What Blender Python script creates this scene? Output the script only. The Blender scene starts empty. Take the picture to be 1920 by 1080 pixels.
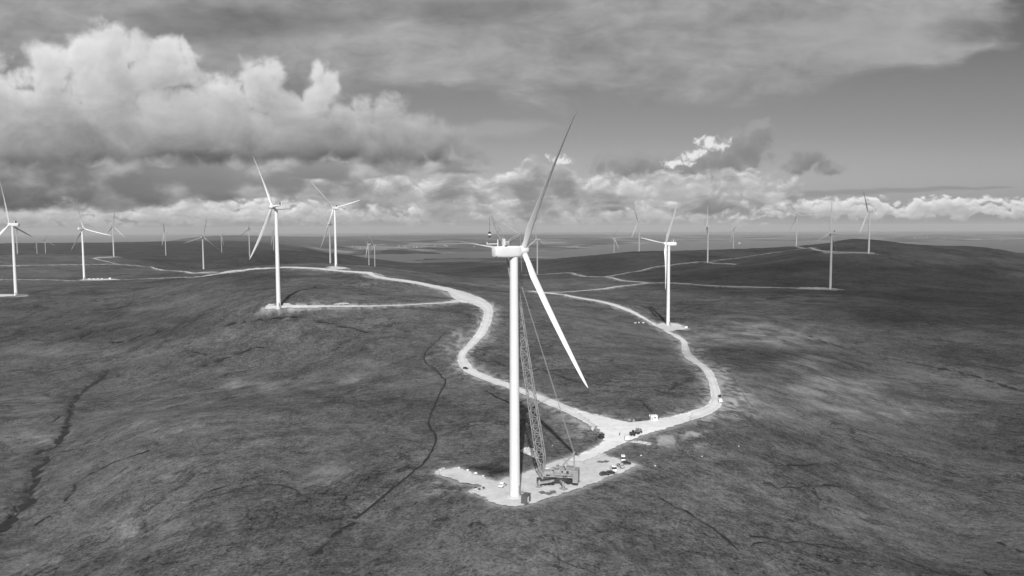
import bpy, math, random
import numpy as np
from mathutils import Vector, Matrix
random.seed(7)
rng = np.random.default_rng(11)
sc = bpy.context.scene
COL = sc.collection

# ------------------------------------------------------------------ camera
F = 1500.0
PITCH = math.atan(112.5 / 1500)
ROLL = math.radians(0.25)
CAM = np.array([0.0, 0.0, 105.83])
FW = np.array([0, math.cos(PITCH), -math.sin(PITCH)])
RT0 = np.array([1.0, 0, 0])
UP0 = np.cross(RT0, FW)
RT = RT0 * math.cos(ROLL) - UP0 * math.sin(ROLL)
UP = UP0 * math.cos(ROLL) + RT0 * math.sin(ROLL)

def ray(x, y):
    x = np.asarray(x, float); y = np.asarray(y, float)
    return FW + RT * ((x - 960) / F)[..., None] + UP * ((540 - y) / F)[..., None]

def at_depth(x, y, D):          # point seen at (x, y), D metres ahead
    d = ray(x, y)
    return CAM + d * (D / d[..., 1])[..., None]

cam_data = bpy.data.cameras.new("camera")
cam = bpy.data.objects.new("camera", cam_data)
COL.objects.link(cam)
M = Matrix((tuple(RT), tuple(UP), tuple(-FW))).transposed().to_4x4()
M.translation = Vector(CAM)
cam.matrix_world = M
cam_data.sensor_width = 36.0
cam_data.lens = 36.0 * F / 1920
cam_data.clip_start = 1.0
cam_data.clip_end = 200000.0
sc.camera = cam

SUN_AZ, SUN_EL = math.radians(2.3), math.radians(34.0)   # light travels to +y
SUN_DIR = np.array([math.sin(SUN_AZ) * math.cos(SUN_EL), math.cos(SUN_AZ) * math.cos(SUN_EL), -math.sin(SUN_EL)])

# ------------------------------------------------------------------ noise
def _hash(ix, iy, seed):
    h = (ix.astype(np.int64) * 374761393 + iy.astype(np.int64) * 668265263 + seed * 1274126177) & 0xFFFFFFFF
    h = ((h ^ (h >> 13)) * 1274126177) & 0xFFFFFFFF
    h = (h ^ (h >> 16)) & 0xFFFF
    return h * (2 * math.pi / 65536.0)

def perlin(x, y, seed=0):
    ix = np.floor(x); iy = np.floor(y)
    fx = x - ix; fy = y - iy
    u = fx * fx * fx * (fx * (fx * 6 - 15) + 10); v = fy * fy * fy * (fy * (fy * 6 - 15) + 10)
    def g(a, b):
        t = _hash(ix + a, iy + b, seed)
        return np.cos(t) * (fx - a) + np.sin(t) * (fy - b)
    n0 = g(0, 0) + u * (g(1, 0) - g(0, 0)); n1 = g(0, 1) + u * (g(1, 1) - g(0, 1))
    return (n0 + v * (n1 - n0)) * 1.5

def fbm(x, y, oct=4, seed=0, gain=0.5):
    s = 0; a = 1.0; f = 1.0
    for k in range(oct):
        s = s + a * perlin(x * f + 17.3 * k, y * f - 9.1 * k, seed + k)
        a *= gain; f *= 2.03
    return s

def sstep(a, b, x):
    t = np.clip((x - a) / (b - a), 0, 1)
    return t * t * (3 - 2 * t)

# ------------------------------------------------------------------ turbines: where they stand
HUB, BLADE_R, OVERHANG, TILT, CONE = 96.5, 58.5, 4.2, math.radians(5), math.radians(3.5)
# base px, hub py, yaw of the rotor axis, rotor angle, label
TURB = [
 (965.3, 932, 473, 34.5, 31.5, "tallest, nearest white wind turbine, rising from the gravel pad beside the lattice crane"),
 (30, 553.7, 420.5, 175, 108, "sunlit white wind turbine at the left border, one blade cut by the frame"),
 (33, 477.6, 427, 65, 84, "thin pale wind turbine mostly hidden right behind the leftmost sunlit turbine"),
 (70, 486, 462, 75, 95, "tiny wind turbine whose hub lies below the skyline of the dark left hill"),
 (86, 484, 452, 90, 8, "tiny wind turbine whose grey hub just tops the skyline of the dark left hill"),
 (158, 524.7, 429.5, 75, 104, "sunlit white wind turbine with a row of white crates at its foot, left valley"),
 (213.5, 481.3, 424, 55, 8, "slender grey wind turbine standing by the hooked bend of the pale hill track"),
 (311, 479, 436, -155, 48, "slender pale wind turbine alone on the dark hill above the winding left track"),
 (382, 511.5, 444.5, 90, 12, "white wind turbine with long spread blades where the left track meets the crest"),
 (415.8, 473.7, 441.7, 35, 72, "tiny pale wind turbine just right of the crest turbine with long spread blades"),
 (468.2, 480.6, 428, 90, 112, "pale wind turbine whose foot meets the low blade tip of the big sunlit turbine"),
 (513.3, 473.7, 441, -155, 60, "tiny pale wind turbine tucked behind the tower of the big sunlit left turbine"),
 (522.5, 574.5, 387, -135, 88, "big sunlit wind turbine on the straight gravel spur, casting a crooked shadow"),
 (619.5, 496, 420, -115, 76, "white wind turbine half hidden behind the tower of the ridge road turbine"),
 (630, 501.5, 391, 135, 76, "white wind turbine beside the ridge road with a dark blade pointing up left"),
 (692, 504.5, 458, -165, 40, "small grey wind turbine with one upright blade, left of the pair before the loch"),
 (703, 507, 460, 130, 88, "small grey wind turbine with a low left blade, right of the loch pair"),
 (1007.5, 514.5, 449.5, 140, 116, "pale wind turbine in the gap between the nearest turbine's two right-hand blades"),
 (1151.3, 485, 448, 10, 28, "small grey wind turbine with hidden foot, behind the dark crest, blade pointing lower right"),
 (1198.3, 472, 415, 145, 84, "grey wind turbine on the dark crest, just left of the loop-road pad turbine"),
 (1252.5, 608, 455, -165, 36, "bright white wind turbine on the round gravel pad of the right-hand loop road"),
 (1326.8, 492, 424, 150, 12, "grey wind turbine with an upright blade on the thin shaded track with a dead end"),
 (1375, 469, 432.5, -170, 64, "small pale wind turbine behind the shaded crest with water beyond it"),
 (1493, 462, 404, 55, 88, "grey wind turbine ending the short upper branch track on the shaded right hill"),
 (1556.8, 542.5, 437.5, 130, 8, "largest grey wind turbine on the shaded right hill, ending the straight stony track"),
 (1628.8, 474.5, 396, 140, 84, "rightmost grey wind turbine, with a dark raised blade, on the right hill"),
]

FLIP = {1, 8, 17, 19, 20, 25}      # rotors parked with the blades turned the other way
def solve_base(bx, by, hy):
    d = ray(bx, by); lo, hi = 100.0, 20000.0
    for _ in range(70):
        m = math.sqrt(lo * hi); P = CAM + d * m + np.array([0, 0, HUB]) - CAM
        y = 540 - F * (P @ UP) / (P @ FW)
        if y < hy: lo = m
        else: hi = m
    return CAM + d * lo
TP = [solve_base(t[0], t[1], t[2]) for t in TURB]
TP[3] = at_depth(70, 486, 4400.0); TP[4] = at_depth(86, 484, 4300.0)

# ------------------------------------------------------------------ terrain heights
SEA_Z = -150.0
ctrl = [tuple(p) for p in TP]
def cD(x, y, D): ctrl.append(tuple(at_depth(x, y, D)))
def cZ(x, y, z):
    d = ray(x, y); ctrl.append(tuple(CAM + d * ((z - CAM[2]) / d[2])))
def cX(x, D, z):
    d = ray(x, 430.0); ctrl.append((d[0] / d[1] * D, D, z))
# ground round the pad, the loop roads and the near slopes
for x, y, z in [(850,890,0),(1200,872,0),(1100,855,0),(965,948,0),(880,920,-0.5),(1040,800,1),(900,800,0),(960,1075,-3),(700,1000,-5),(300,1000,-12),
                (0,1000,-25),(60,880,-24),(190,690,-17),(300,800,-5),(600,800,-1),(450,900,-4),(870,690,3),(1180,800,2),(1345,750,2),(1300,680,1),
                (1000,700,2),(1150,680,3),(1050,620,2),(1500,700,-12),(1700,800,-25),(1900,900,-32),(1500,900,-13),(1300,900,-5),(1250,1050,-8),(1800,1050,-25),(1400,1000,-12),(100,1070,-22)]:
    cZ(x, y, z)
for x, y, D in [(0,600,950),(150,640,830),(500,640,715),(700,640,690),(880,570,900),(694,512,1150),(1096,562,1150),(1013,549,1300),(1215,531,1550),(1140,520,1750),
                (1505,466,2400),(1000,500,2500),(860,530,1400),(700,540,1000),(250,560,1050),(300,525,1400),(225,500,2000),(180,486,2300),(450,506,1300),(380,518,1350),
                (300,506,2100),(275,500,2300),(500,470,3700),(560,470,3700),(640,477,4000),(740,494,4700),(820,498,4600),(900,500,4300),(800,515,2600),(900,520,2300),
                (0,457,6000),(130,457,6200),(300,455,6500),(440,462,6500),(540,454.5,9000),(620,457.5,9500),(690,459.5,10000),(540,463,7300),(600,466,8000),(350,447,11000),(450,442,12000),(560,444,13000),(640,445,15000),(480,466,5200),
                (1080,484,3600),(1151,478,3450),(1290,470,2800),(1400,468,3000),(1480,462,2600),(1580,449.5,2300),(1650,453,2300),(1700,461,2300),(1750,461.5,2250),
                (1830,464,2200),(1870,468,2150),(1920,478,2100),(1750,500,1750),(1900,560,1300),(1700,560,1250),(1510,630,880),(1700,670,800),(1900,725,690),(1600,580,1050),
                (110,477,3300),(0,500,1800),(0,478,3000),(420,485,3000),(1000,560,1100),(800,590,790),(1420,610,930)]:
    cD(x, y, D)
for x, D, z in [(650,6300,-163),(700,6600,-164),(690,7600,-163),(640,7300,-160),(750,7000,-162),(800,6100,-147),(850,6300,-141),(930,6400,-138),(1000,6600,-140),(1080,6500,-142),(780,7600,-158),
                (900,8300,-157),(1000,8300,-157),(1100,8400,-160),(1200,8500,-162),(1150,10500,-160),(1300,9000,-168),(1300,13000,-166),(1420,9500,-168),(1420,13000,-166),(1500,10500,-168),(1500,5000,-140),(1300,5500,-150),
                (1700,5000,-120),(1700,9500,-165),(1850,9500,-165),(1920,12000,-165),(1750,12500,-160),
                (700,10500,-132),(850,10500,-128),(1000,10500,-130),(1100,12500,-135),(750,14000,-92),(900,14500,-80),(1050,15000,-82),(1200,17000,-120),(1300,18000,-125),(700,20000,-75),(900,20000,-62),(1050,20000,-72),(1200,22000,-105),
                (1500,17000,-128),(1600,15500,-132),(1750,16000,-130),(1900,17000,-132),(1600,21000,-120),(1800,22000,-128),(1450,26000,-150),
                (0,10000,-165),(120,10000,-165),(230,10500,-160),(0,15000,-175),(120,15000,-175),(230,15000,-175),(0,21000,-190),(120,21000,-190),(240,21000,-185),(450,2600,-22),(600,2700,-40),(1560,3600,-30),(1850,3200,-20)]:
    cX(x, D, z)
for az in (-170,-135,-100,-70,-50,50,70,100,135,170):
    for D, z in ((60,-6),(250,-18),(900,-25),(2500,-30),(7000,-110),(16000,-140)):
        ctrl.append((math.sin(math.radians(az)) * D, math.cos(math.radians(az)) * D, z))
for az in (-25, 0, 25): ctrl.append((math.sin(math.radians(az)) * 120, math.cos(math.radians(az)) * 120, -6))
ctrl = np.array(ctrl)
L_AZ, L_LN = math.radians(9.5), 0.26
def prior(r):
    return np.interp(np.log(np.maximum(r, 1)), np.log([60, 200, 1000, 2500, 4500, 7000, 12000, 22000, 29000, 34000]), [-6, -8, 3, 0, -60, -135, -125, -125, -150, -185])
def feats(x, y):
    r = np.hypot(x, y)
    return np.arctan2(x, y) / L_AZ, np.log(np.maximum(r, 20)) / L_LN, r
def kern(a1, l1, a2, l2):
    d = np.sqrt(((a1[:, None] - a2[None]) ** 2) + ((l1[:, None] - l2[None]) ** 2))
    q = 1.732 * d
    return (1 + q) * np.exp(-q)
CA, CL, CR = feats(ctrl[:, 0], ctrl[:, 1])
GPW = np.linalg.solve(kern(CA, CL, CA, CL) + 1e-3 * np.eye(len(ctrl)), ctrl[:, 2] - prior(CR))

PAD_C = np.array([20.0, 335.0])
def height(x, y):
    x = np.asarray(x, float); y = np.asarray(y, float); shp = x.shape
    x = x.ravel(); y = y.ravel(); out = np.empty_like(x)
    for i in range(0, len(x), 20000):
        a, l, r = feats(x[i:i+20000], y[i:i+20000])
        out[i:i+20000] = prior(r) + kern(a, l, CA, CL) @ GPW
    r = np.hypot(x, y)
    keep = sstep(35, 90, np.hypot((x - PAD_C[0]) * 0.8, y - PAD_C[1]))
    n = 2.2 * fbm(x / 170, y / 170, 4, 3) + 3.2 * sstep(1500, 4000, r) * fbm(x / 700, y / 700, 4, 9) + 6 * sstep(5500, 11000, r) * fbm(x / 1900, y / 1900, 4, 21)
    out = out + n * keep
    out = np.where(r > 27000, out - (r - 27000) * 0.02, out); out = np.maximum(out, -204.0)
    return out.reshape(shp)

rings = [40, 70, 100, 130, 160, 190, 215]
r = 232.0
while r < 41000:
    rings.append(r); r += min(2.2 * r * r / (1500 * 105), 0.0125 * r)
RINGS = np.array(rings)
azs = list(np.arange(-180, -52, 4.0)) + list(np.arange(-52, -37, 0.5)) + list(np.arange(-37, 37, 0.09)) + list(np.arange(37, 52, 0.5)) + list(np.arange(52, 180, 4.0))
AZS = np.radians(np.array(azs))
NR, NA = len(RINGS), len(AZS)
GX = RINGS[:, None] * np.sin(AZS)[None]; GY = RINGS[:, None] * np.cos(AZS)[None]
GZ = height(GX, GY)
LNR = np.log(RINGS)

def grid_z(x, y, Z=None):           # height of the built mesh under (x, y)
    Z = GZ if Z is None else Z
    x = np.asarray(x, float); y = np.asarray(y, float)
    r = np.clip(np.hypot(x, y), RINGS[0], RINGS[-1] * 0.999); a = np.arctan2(x, y)
    i = np.clip(np.searchsorted(RINGS, r) - 1, 0, NR - 2); j = np.clip(np.searchsorted(AZS, a) - 1, 0, NA - 2)
    fr = (r - RINGS[i]) / (RINGS[i + 1] - RINGS[i]); fa = np.clip((a - AZS[j]) / (AZS[j + 1] - AZS[j]), 0, 1)
    return (Z[i, j] * (1 - fr) + Z[i + 1, j] * fr) * (1 - fa) + (Z[i, j + 1] * (1 - fr) + Z[i + 1, j + 1] * fr) * fa

TS = np.geomspace(150, 40000, 1400)
def ground(x, y):                    # first place where the sight line meets the ground
    x = np.atleast_1d(np.asarray(x, float)); y = np.atleast_1d(np.asarray(y, float))
    d = ray(x, y); d = d / np.hypot(d[:, 0], d[:, 1])[:, None]
    P = CAM[None, None] + d[:, None] * TS[None, :, None]
    below = P[..., 2] <= grid_z(P[..., 0], P[..., 1])
    k = np.where(below.any(1), below.argmax(1), len(TS) - 1); k = np.maximum(k, 1)
    lo, hi = TS[k - 1].copy(), TS[k].copy()
    for _ in range(24):
        m = (lo + hi) / 2; Q = CAM + d * m[:, None]; b = Q[:, 2] <= grid_z(Q[:, 0], Q[:, 1])
        hi = np.where(b, m, hi); lo = np.where(b, lo, m)
    return CAM + d * hi[:, None]
def gp(x, y): return ground([x], [y])[0]

# settle the turbines on the mesh ground
TP = [np.array([p[0], p[1], float(grid_z(p[0], p[1]))]) for p in TP]
# ------------------------------------------------------------------ scene helpers
def link(o):
    COL.objects.link(o); return o

def mesh_obj(name, V, Fc, mat=None, parent=None, smooth=False):
    me = bpy.data.meshes.new(name)
    me.from_pydata([tuple(map(float, v)) for v in V], [], [tuple(int(i) for i in f) for f in Fc])
    if smooth: me.polygons.foreach_set('use_smooth', [True] * len(me.polygons))
    if mat: me.materials.append(mat)
    me.update()
    o = link(bpy.data.objects.new(name, me))
    if parent: o.parent = parent
    return o

def fattr(o, name, vals):
    a = o.data.attributes.new(name, 'FLOAT', 'POINT')
    a.data.foreach_set('value', np.asarray(vals, dtype=np.float32).ravel())

def structure(o):
    o['kind'] = 'structure'; return o

def tag(o, label, cat, group=None):
    o['label'] = label; o['category'] = cat
    if group: o['group'] = group
    return o

class NT:                                    # small node-tree helper
    def __init__(s, tree): s.t = tree; s.t.nodes.clear()
    def n(s, typ, **kw):
        nd = s.t.nodes.new(typ)
        for k, v in kw.items():
            if k == 'op': nd.operation = v
            elif k.startswith('i_'): nd.inputs[k[2:].replace('_', ' ')].default_value = v
            else: setattr(nd, k, v)
        return nd
    def l(s, a, b): s.t.links.new(a, b)
    def val(s, sock, v):
        if hasattr(v, 'is_output'): s.l(v, sock)
        else: sock.default_value = v
    def m(s, op, a, b=0.0, c=0.0, clamp=False):
        nd = s.t.nodes.new('ShaderNodeMath'); nd.operation = op; nd.use_clamp = clamp
        for k, v in enumerate((a, b, c)): s.val(nd.inputs[k], v)
        return nd.outputs[0]
    def vm(s, op, a, b=(0, 0, 0), out=0):
        nd = s.t.nodes.new('ShaderNodeVectorMath'); nd.operation = op
        s.val(nd.inputs[0], a); s.val(nd.inputs[1], b)
        return nd.outputs[out]
    def noise(s, vec, scale, detail=4, rough=0.55, dist=0.0, lac=2.0):
        nd = s.t.nodes.new('ShaderNodeTexNoise'); nd.noise_dimensions = '3D'
        s.l(vec, nd.inputs['Vector'])
        nd.inputs['Scale'].default_value = scale; nd.inputs['Detail'].default_value = detail
        nd.inputs['Roughness'].default_value = rough; nd.inputs['Distortion'].default_value = dist; nd.inputs['Lacunarity'].default_value = lac
        return nd.outputs[0]
    def ss(s, x, a, b, lo=0.0, hi=1.0):
        nd = s.t.nodes.new('ShaderNodeMapRange'); nd.interpolation_type = 'SMOOTHSTEP'
        s.val(nd.inputs[0], x); s.val(nd.inputs[1], a); s.val(nd.inputs[2], b); s.val(nd.inputs[3], lo); s.val(nd.inputs[4], hi)
        return nd.outputs[0]
    def mix(s, f, a, b):                     # float mix
        nd = s.t.nodes.new('ShaderNodeMix'); nd.data_type = 'FLOAT'
        s.val(nd.inputs[0], f); s.val(nd.inputs[2], a); s.val(nd.inputs[3], b)
        return nd.outputs[0]
    def attr(s, name):
        nd = s.t.nodes.new('ShaderNodeAttribute'); nd.attribute_name = name
        return nd.outputs['Fac']
    def grey(s, v):
        nd = s.t.nodes.new('ShaderNodeCombineColor')
        for k in range(3): s.val(nd.inputs[k], v)
        return nd.outputs[0]

def new_mat(name):
    m = bpy.data.materials.new(name); m.use_nodes = True
    return m, NT(m.node_tree)

def plain_mat(name, v, rough=0.6, var=0.0, scale=1.0, metal=0.0):
    m, t = new_mat(name)
    b = t.n('ShaderNodeBsdfPrincipled'); o = t.n('ShaderNodeOutputMaterial'); t.l(b.outputs[0], o.inputs[0])
    b.inputs['Roughness'].default_value = rough; b.inputs['Metallic'].default_value = metal
    g = t.n('ShaderNodeNewGeometry')
    nz = t.noise(g.outputs['Position'], scale, 5, 0.6)
    t.l(t.grey(t.m('MULTIPLY', t.ss(nz, 0.25, 0.75, 1 - var, 1 + var), v)), b.inputs['Base Color'])
    return m

# ------------------------------------------------------------------ ground cover drawn along sight lines onto the terrain
CUT = np.zeros_like(GZ); VERGE = np.zeros_like(GZ); PEAT = np.zeros_like(GZ); PALE = np.zeros_like(GZ); HEATH = np.zeros_like(GZ)

def seg_field(pts, reach, fn):
    """for every ground vertex within reach of polyline pts call fn(slice, distance, t) with its distance"""
    pts = np.asarray(pts)[:, :2]
    for k in range(len(pts) - 1):
        a, b = pts[k], pts[k + 1]; mx = (a + b) / 2; L = np.hypot(*(b - a)) / 2 + (reach if np.isscalar(reach) else max(reach[k], reach[k + 1])) + 1
        r0 = np.hypot(*mx); 
        i0, i1 = np.searchsorted(RINGS, [r0 - L, r0 + L]); i0 = max(i0 - 1, 0); i1 = min(i1 + 1, NR)
        az = math.atan2(mx[0], mx[1]); da = L / max(r0 - L, 30)
        j0, j1 = np.searchsorted(AZS, [az - da, az + da]); j0 = max(j0 - 1, 0); j1 = min(j1 + 1, NA)
        if i1 <= i0 or j1 <= j0: continue
        X = GX[i0:i1, j0:j1] - a[0]; Y = GY[i0:i1, j0:j1] - a[1]
        d = b - a; t = np.clip((X * d[0] + Y * d[1]) / (d @ d + 1e-9), 0, 1)
        dist = np.hypot(X - t * d[0], Y - t * d[1])
        fn((slice(i0, i1), slice(j0, j1)), dist, k + t)

def catmull(P, sub):
    P = np.asarray(P, float); out = []
    for i in range(len(P) - 1):
        p0 = P[max(i - 1, 0)]; p1 = P[i]; p2 = P[i + 1]; p3 = P[min(i + 2, len(P) - 1)]
        n = sub(p1, p2) if callable(sub) else sub
        for k in range(n):
            t = k / n
            out.append(0.5 * ((2 * p1) + (-p0 + p2) * t + (2 * p0 - 5 * p1 + 4 * p2 - p3) * t * t + (-p0 + 3 * p1 - 3 * p2 + p3) * t ** 3))
    out.append(P[-1]); return np.array(out)

ROADS = []      # (left xy, right xy, offset)
def road_pairs(pairs, off):
    a = ground([p[0][0] for p in pairs], [p[0][1] for p in pairs]); b = ground([p[1][0] for p in pairs], [p[1][1] for p in pairs])
    LR = np.concatenate([a[:, :2] * 1.09 - b[:, :2] * 0.09, b[:, :2] * 1.09 - a[:, :2] * 0.09], 1)
    r = np.hypot(a[:, 0], a[:, 1])
    LR = catmull(LR, lambda p, q: int(np.clip(np.hypot(*(p[:2] - q[:2])) / (2 + 0.006 * np.hypot(*p[:2])), 2, 40)))
    ROADS.append((LR[:, :2], LR[:, 2:], off))
def road_line(px, width, off):
    c = ground([p[0] for p in px], [p[1] for p in px])[:, :2]
    c = catmull(c, lambda p, q: int(np.clip(np.hypot(*(p - q)) / (2 + 0.006 * np.hypot(*p)), 2, 60)))
    d = np.gradient(c, axis=0); d /= np.hypot(d[:, 0], d[:, 1])[:, None] + 1e-9
    nrm = np.stack([-d[:, 1], d[:, 0]], 1) * width / 2
    ROADS.append((c + nrm, c - nrm, off))

road_pairs([((1112,808),(1130,781)),((1098,793),(1103,774)),((1075,781),(1080,767.5)),((1045,767),(1050,756)),((1007,751),(1012,741)),((972,736),(975,727)),((949,727.5),(952,718.5)),((913,715.5),(917,706)),((887,704.5),(896,696.5)),
            ((870,696),(886,690)),((861,686),(879,680)),((857,670),(873,669)),((861,662),(876,662)),((873,649),(888,650)),((880,640),(898,640)),((893,625),(911,626)),((902,607),(920,606)),((907,590),(924,589)),
            ((904,581),(923,577)),((895,574.5),(916,569)),((880,569.5),(903,560)),((862,567),(884,552.5)),((848,558),(866,547)),((836,546.5),(840,540)),((800,537.5),(802,532.5)),((764,530.5),(766,526)),((725,525),(727,521)),
            ((701,520.5),(704,516)),((690,515.5),(697,511)),((678,513.2),(679,510)),((644,510.5),(644,507.8)),((600,506),(600,503)),((560,504),(560,501.3)),((530,503),(530,500.8)),((497,505),(497,503)),((452,508.5),(452,506.5)),((413,514),(413,512)),((380,519.5),(380,518))], 0.20)
road_line([(384,518.6),(365,519.4),(345,520.2),(300,522),(270,523),(225,525.3),(190,525.6)], 6, 0.18)
road_line([(165,526.2),(100,525.3),(60,525),(0,524.5),(-40,524.5)], 6, 0.18)
road_pairs([((864,567.5),(861,562)),((846,569),(842,565.5)),((820,570.6),(820,568.2)),((780,572.4),(780,570.4)),((740,574.4),(740,572.2)),((690,576.2),(690,573.6)),((660,576.4),(660,573.0)),((620,576.6),(620,572.8)),((575,578),(575,573)),((540,578),(540,573)),((520,578.5),(520,573.6)),((507,580),(508,574.6)),((496,580.5),(498,577))], 0.24)
road_line([(380,512.5),(350,510.5),(325,508),(300,506),(288,502.5),(275,500),(250,498),(225,496),(207,492.5),(190,488.5),(177,485),(190,483.5),(220,482.3)], 7, 0.2)
road_line([(225,496.3),(190,496.2),(150,496.6),(100,497.2),(60,498),(0,499),(-40,499.5)], 6, 0.16)
# loop road on the right
road_pairs([((1290,791.5),(1290,773)),((1327,779),(1318,764.5)),((1345,768),(1329,757)),((1354,755),(1333,743)),((1351,738),(1331,725)),((1345,718),(1324,707)),((1338,702),(1313,690)),((1327,689),(1296,679)),((1310,677),(1282,668)),
            ((1296,664),(1278,654)),((1291,652),(1277.5,643)),((1287,641),(1272,637)),((1277,632.5),(1262,631)),((1260,624.5),(1245,621)),((1244,615),(1228,612)),((1227,606.5),(1212,602)),((1204,593),(1197,594)),((1177,579.5),(1170,582)),((1149,570),(1142,572)),((1123,563.8),(1117,565.8)),((1099,560),(1095,562)),((1068,554.5),(1065,556.5)),((1044,550.8),(1042,552.6)),((1013,547.8),(1012,549.6)),((997,545.5),(997,547.3))], 0.20)
road_line([(1010,548.4),(1040,548.2),(1069,547.2),(1109,544.2),(1145,540),(1180,535.5),(1200,533),(1215,531.2)], 8, 0.22)
road_line([(1220,531.3),(1190,528.5),(1160,525),(1140,520),(1115,519.5),(1093,518),(1080,515.5),(1067,512),(1040,513.2),(1007,515.3),(985,516)], 8, 0.18)
road_line([(1132,519.8),(1150,517),(1180,511),(1222,502.3),(1265,496.5),(1310,491.4),(1327,492.2),(1340,494),(1380,496.2)], 8, 0.22)
road_line([(1322,491.2),(1335,490),(1370,485.5),(1410,480),(1455,473.5),(1490,468.6),(1506,466.2),(1498,464),(1482,462.3)], 7, 0.24)
road_line([(1506,466.2),(1530,468.8),(1555,472.3),(1590,473.8),(1640,475.2)], 7, 0.2)
road_line([(1212,531),(1235,531),(1260,531.2),(1297,533.3),(1335,536.3),(1380,538),(1422,539.2),(1460,540),(1497,540.8),(1535,542.3),(1574,543.2)], 9, 0.2)

PADS = []       # (name, world polygon, offset)
def pad(name, px, off):
    p = ground([q[0] for q in px], [q[1] for q in px])[:, :2]
    PADS.append((name, p, off))
def ell(cx, cy, rx, ry, n=22, wob=0.12):
    return [(cx + rx * math.cos(2 * math.pi * k / n) * (1 + random.uniform(-wob, wob)), cy + ry * math.sin(2 * math.pi * k / n) * (1 + random.uniform(-wob, wob))) for k in range(n)]
MAIN_PAD = [(817,887),(835,880),(857,876),(876,882),(893,889),(910,895),(921,898),(932,902),(944,896),(958,893),(985,885),(1015,874),(1040,864),(1062,858),(1080,853),(1098,850),(1128,852),(1150,857),(1175,865),(1200,872),
            (1170,886),(1135,900),(1090,917),(1050,930),(1015,941),(995,946.5),(970,951.5),(950,951),(930,947.5),(915,941),(905,934),(893,929),(877,922),(885,917.5),(895,915),(902,912.5),(895,911),(880,910),(862,907),(845,901),(825,894)]
pad('hardstanding', MAIN_PAD, 0.22)
pad('gravel_junction', [(1060,862),(1088,851),(1113,838),(1127,830),(1131,824),(1126,814),(1115,802),(1104,791),(1090,782),(1078,775),(1082,768),(1096,772),(1120,778.5),(1143,784),(1179,792),(1215,789),(1254,781),(1298,771.5),
                        (1300,790),(1254,804),(1230,811),(1210,816),(1190,824),(1171,833),(1150,843),(1127,853),(1100,866),(1070,868)], 0.27)
pad('gravel_pad', [(1224,610),(1235,605.5),(1246,604.5),(1258,604.5),(1270,606),(1281,610),(1294,617),(1285,620),(1272,619.5),(1262,622),(1250,624),(1238,618)], 0.24)
pad('gravel_pad', [(-30,551),(0,552.5),(30,552),(52,552.6),(50,555),(30,556),(0,558),(-30,559)], 0.2)
pad('gravel_pad', [(150,524),(165,522.6),(198,523),(222,523.6),(226,525.4),(200,526.2),(160,526.8),(150,526.3)], 0.2)
pad('gravel_pad', [(366,511.5),(385,510),(405,509.3),(407,511),(388,513),(368,513)], 0.2)
pad('gravel_pad', ell(1590,474.2,48,1.0), 0.2)
pad('gravel_pad', [(1490,538.8),(1530,539),(1560,540.6),(1572,542),(1568,544.5),(1535,544.2),(1495,542.5)], 0.22)
pad('gravel_pad', [(612,502),(635,500.5),(650,502),(655,505),(630,507),(608,505.5)], 0.24)
pad('gravel_pad', [(182,482),(205,481),(226,481.4),(226,483),(200,483.8),(184,483.4)], 0.22)

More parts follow.
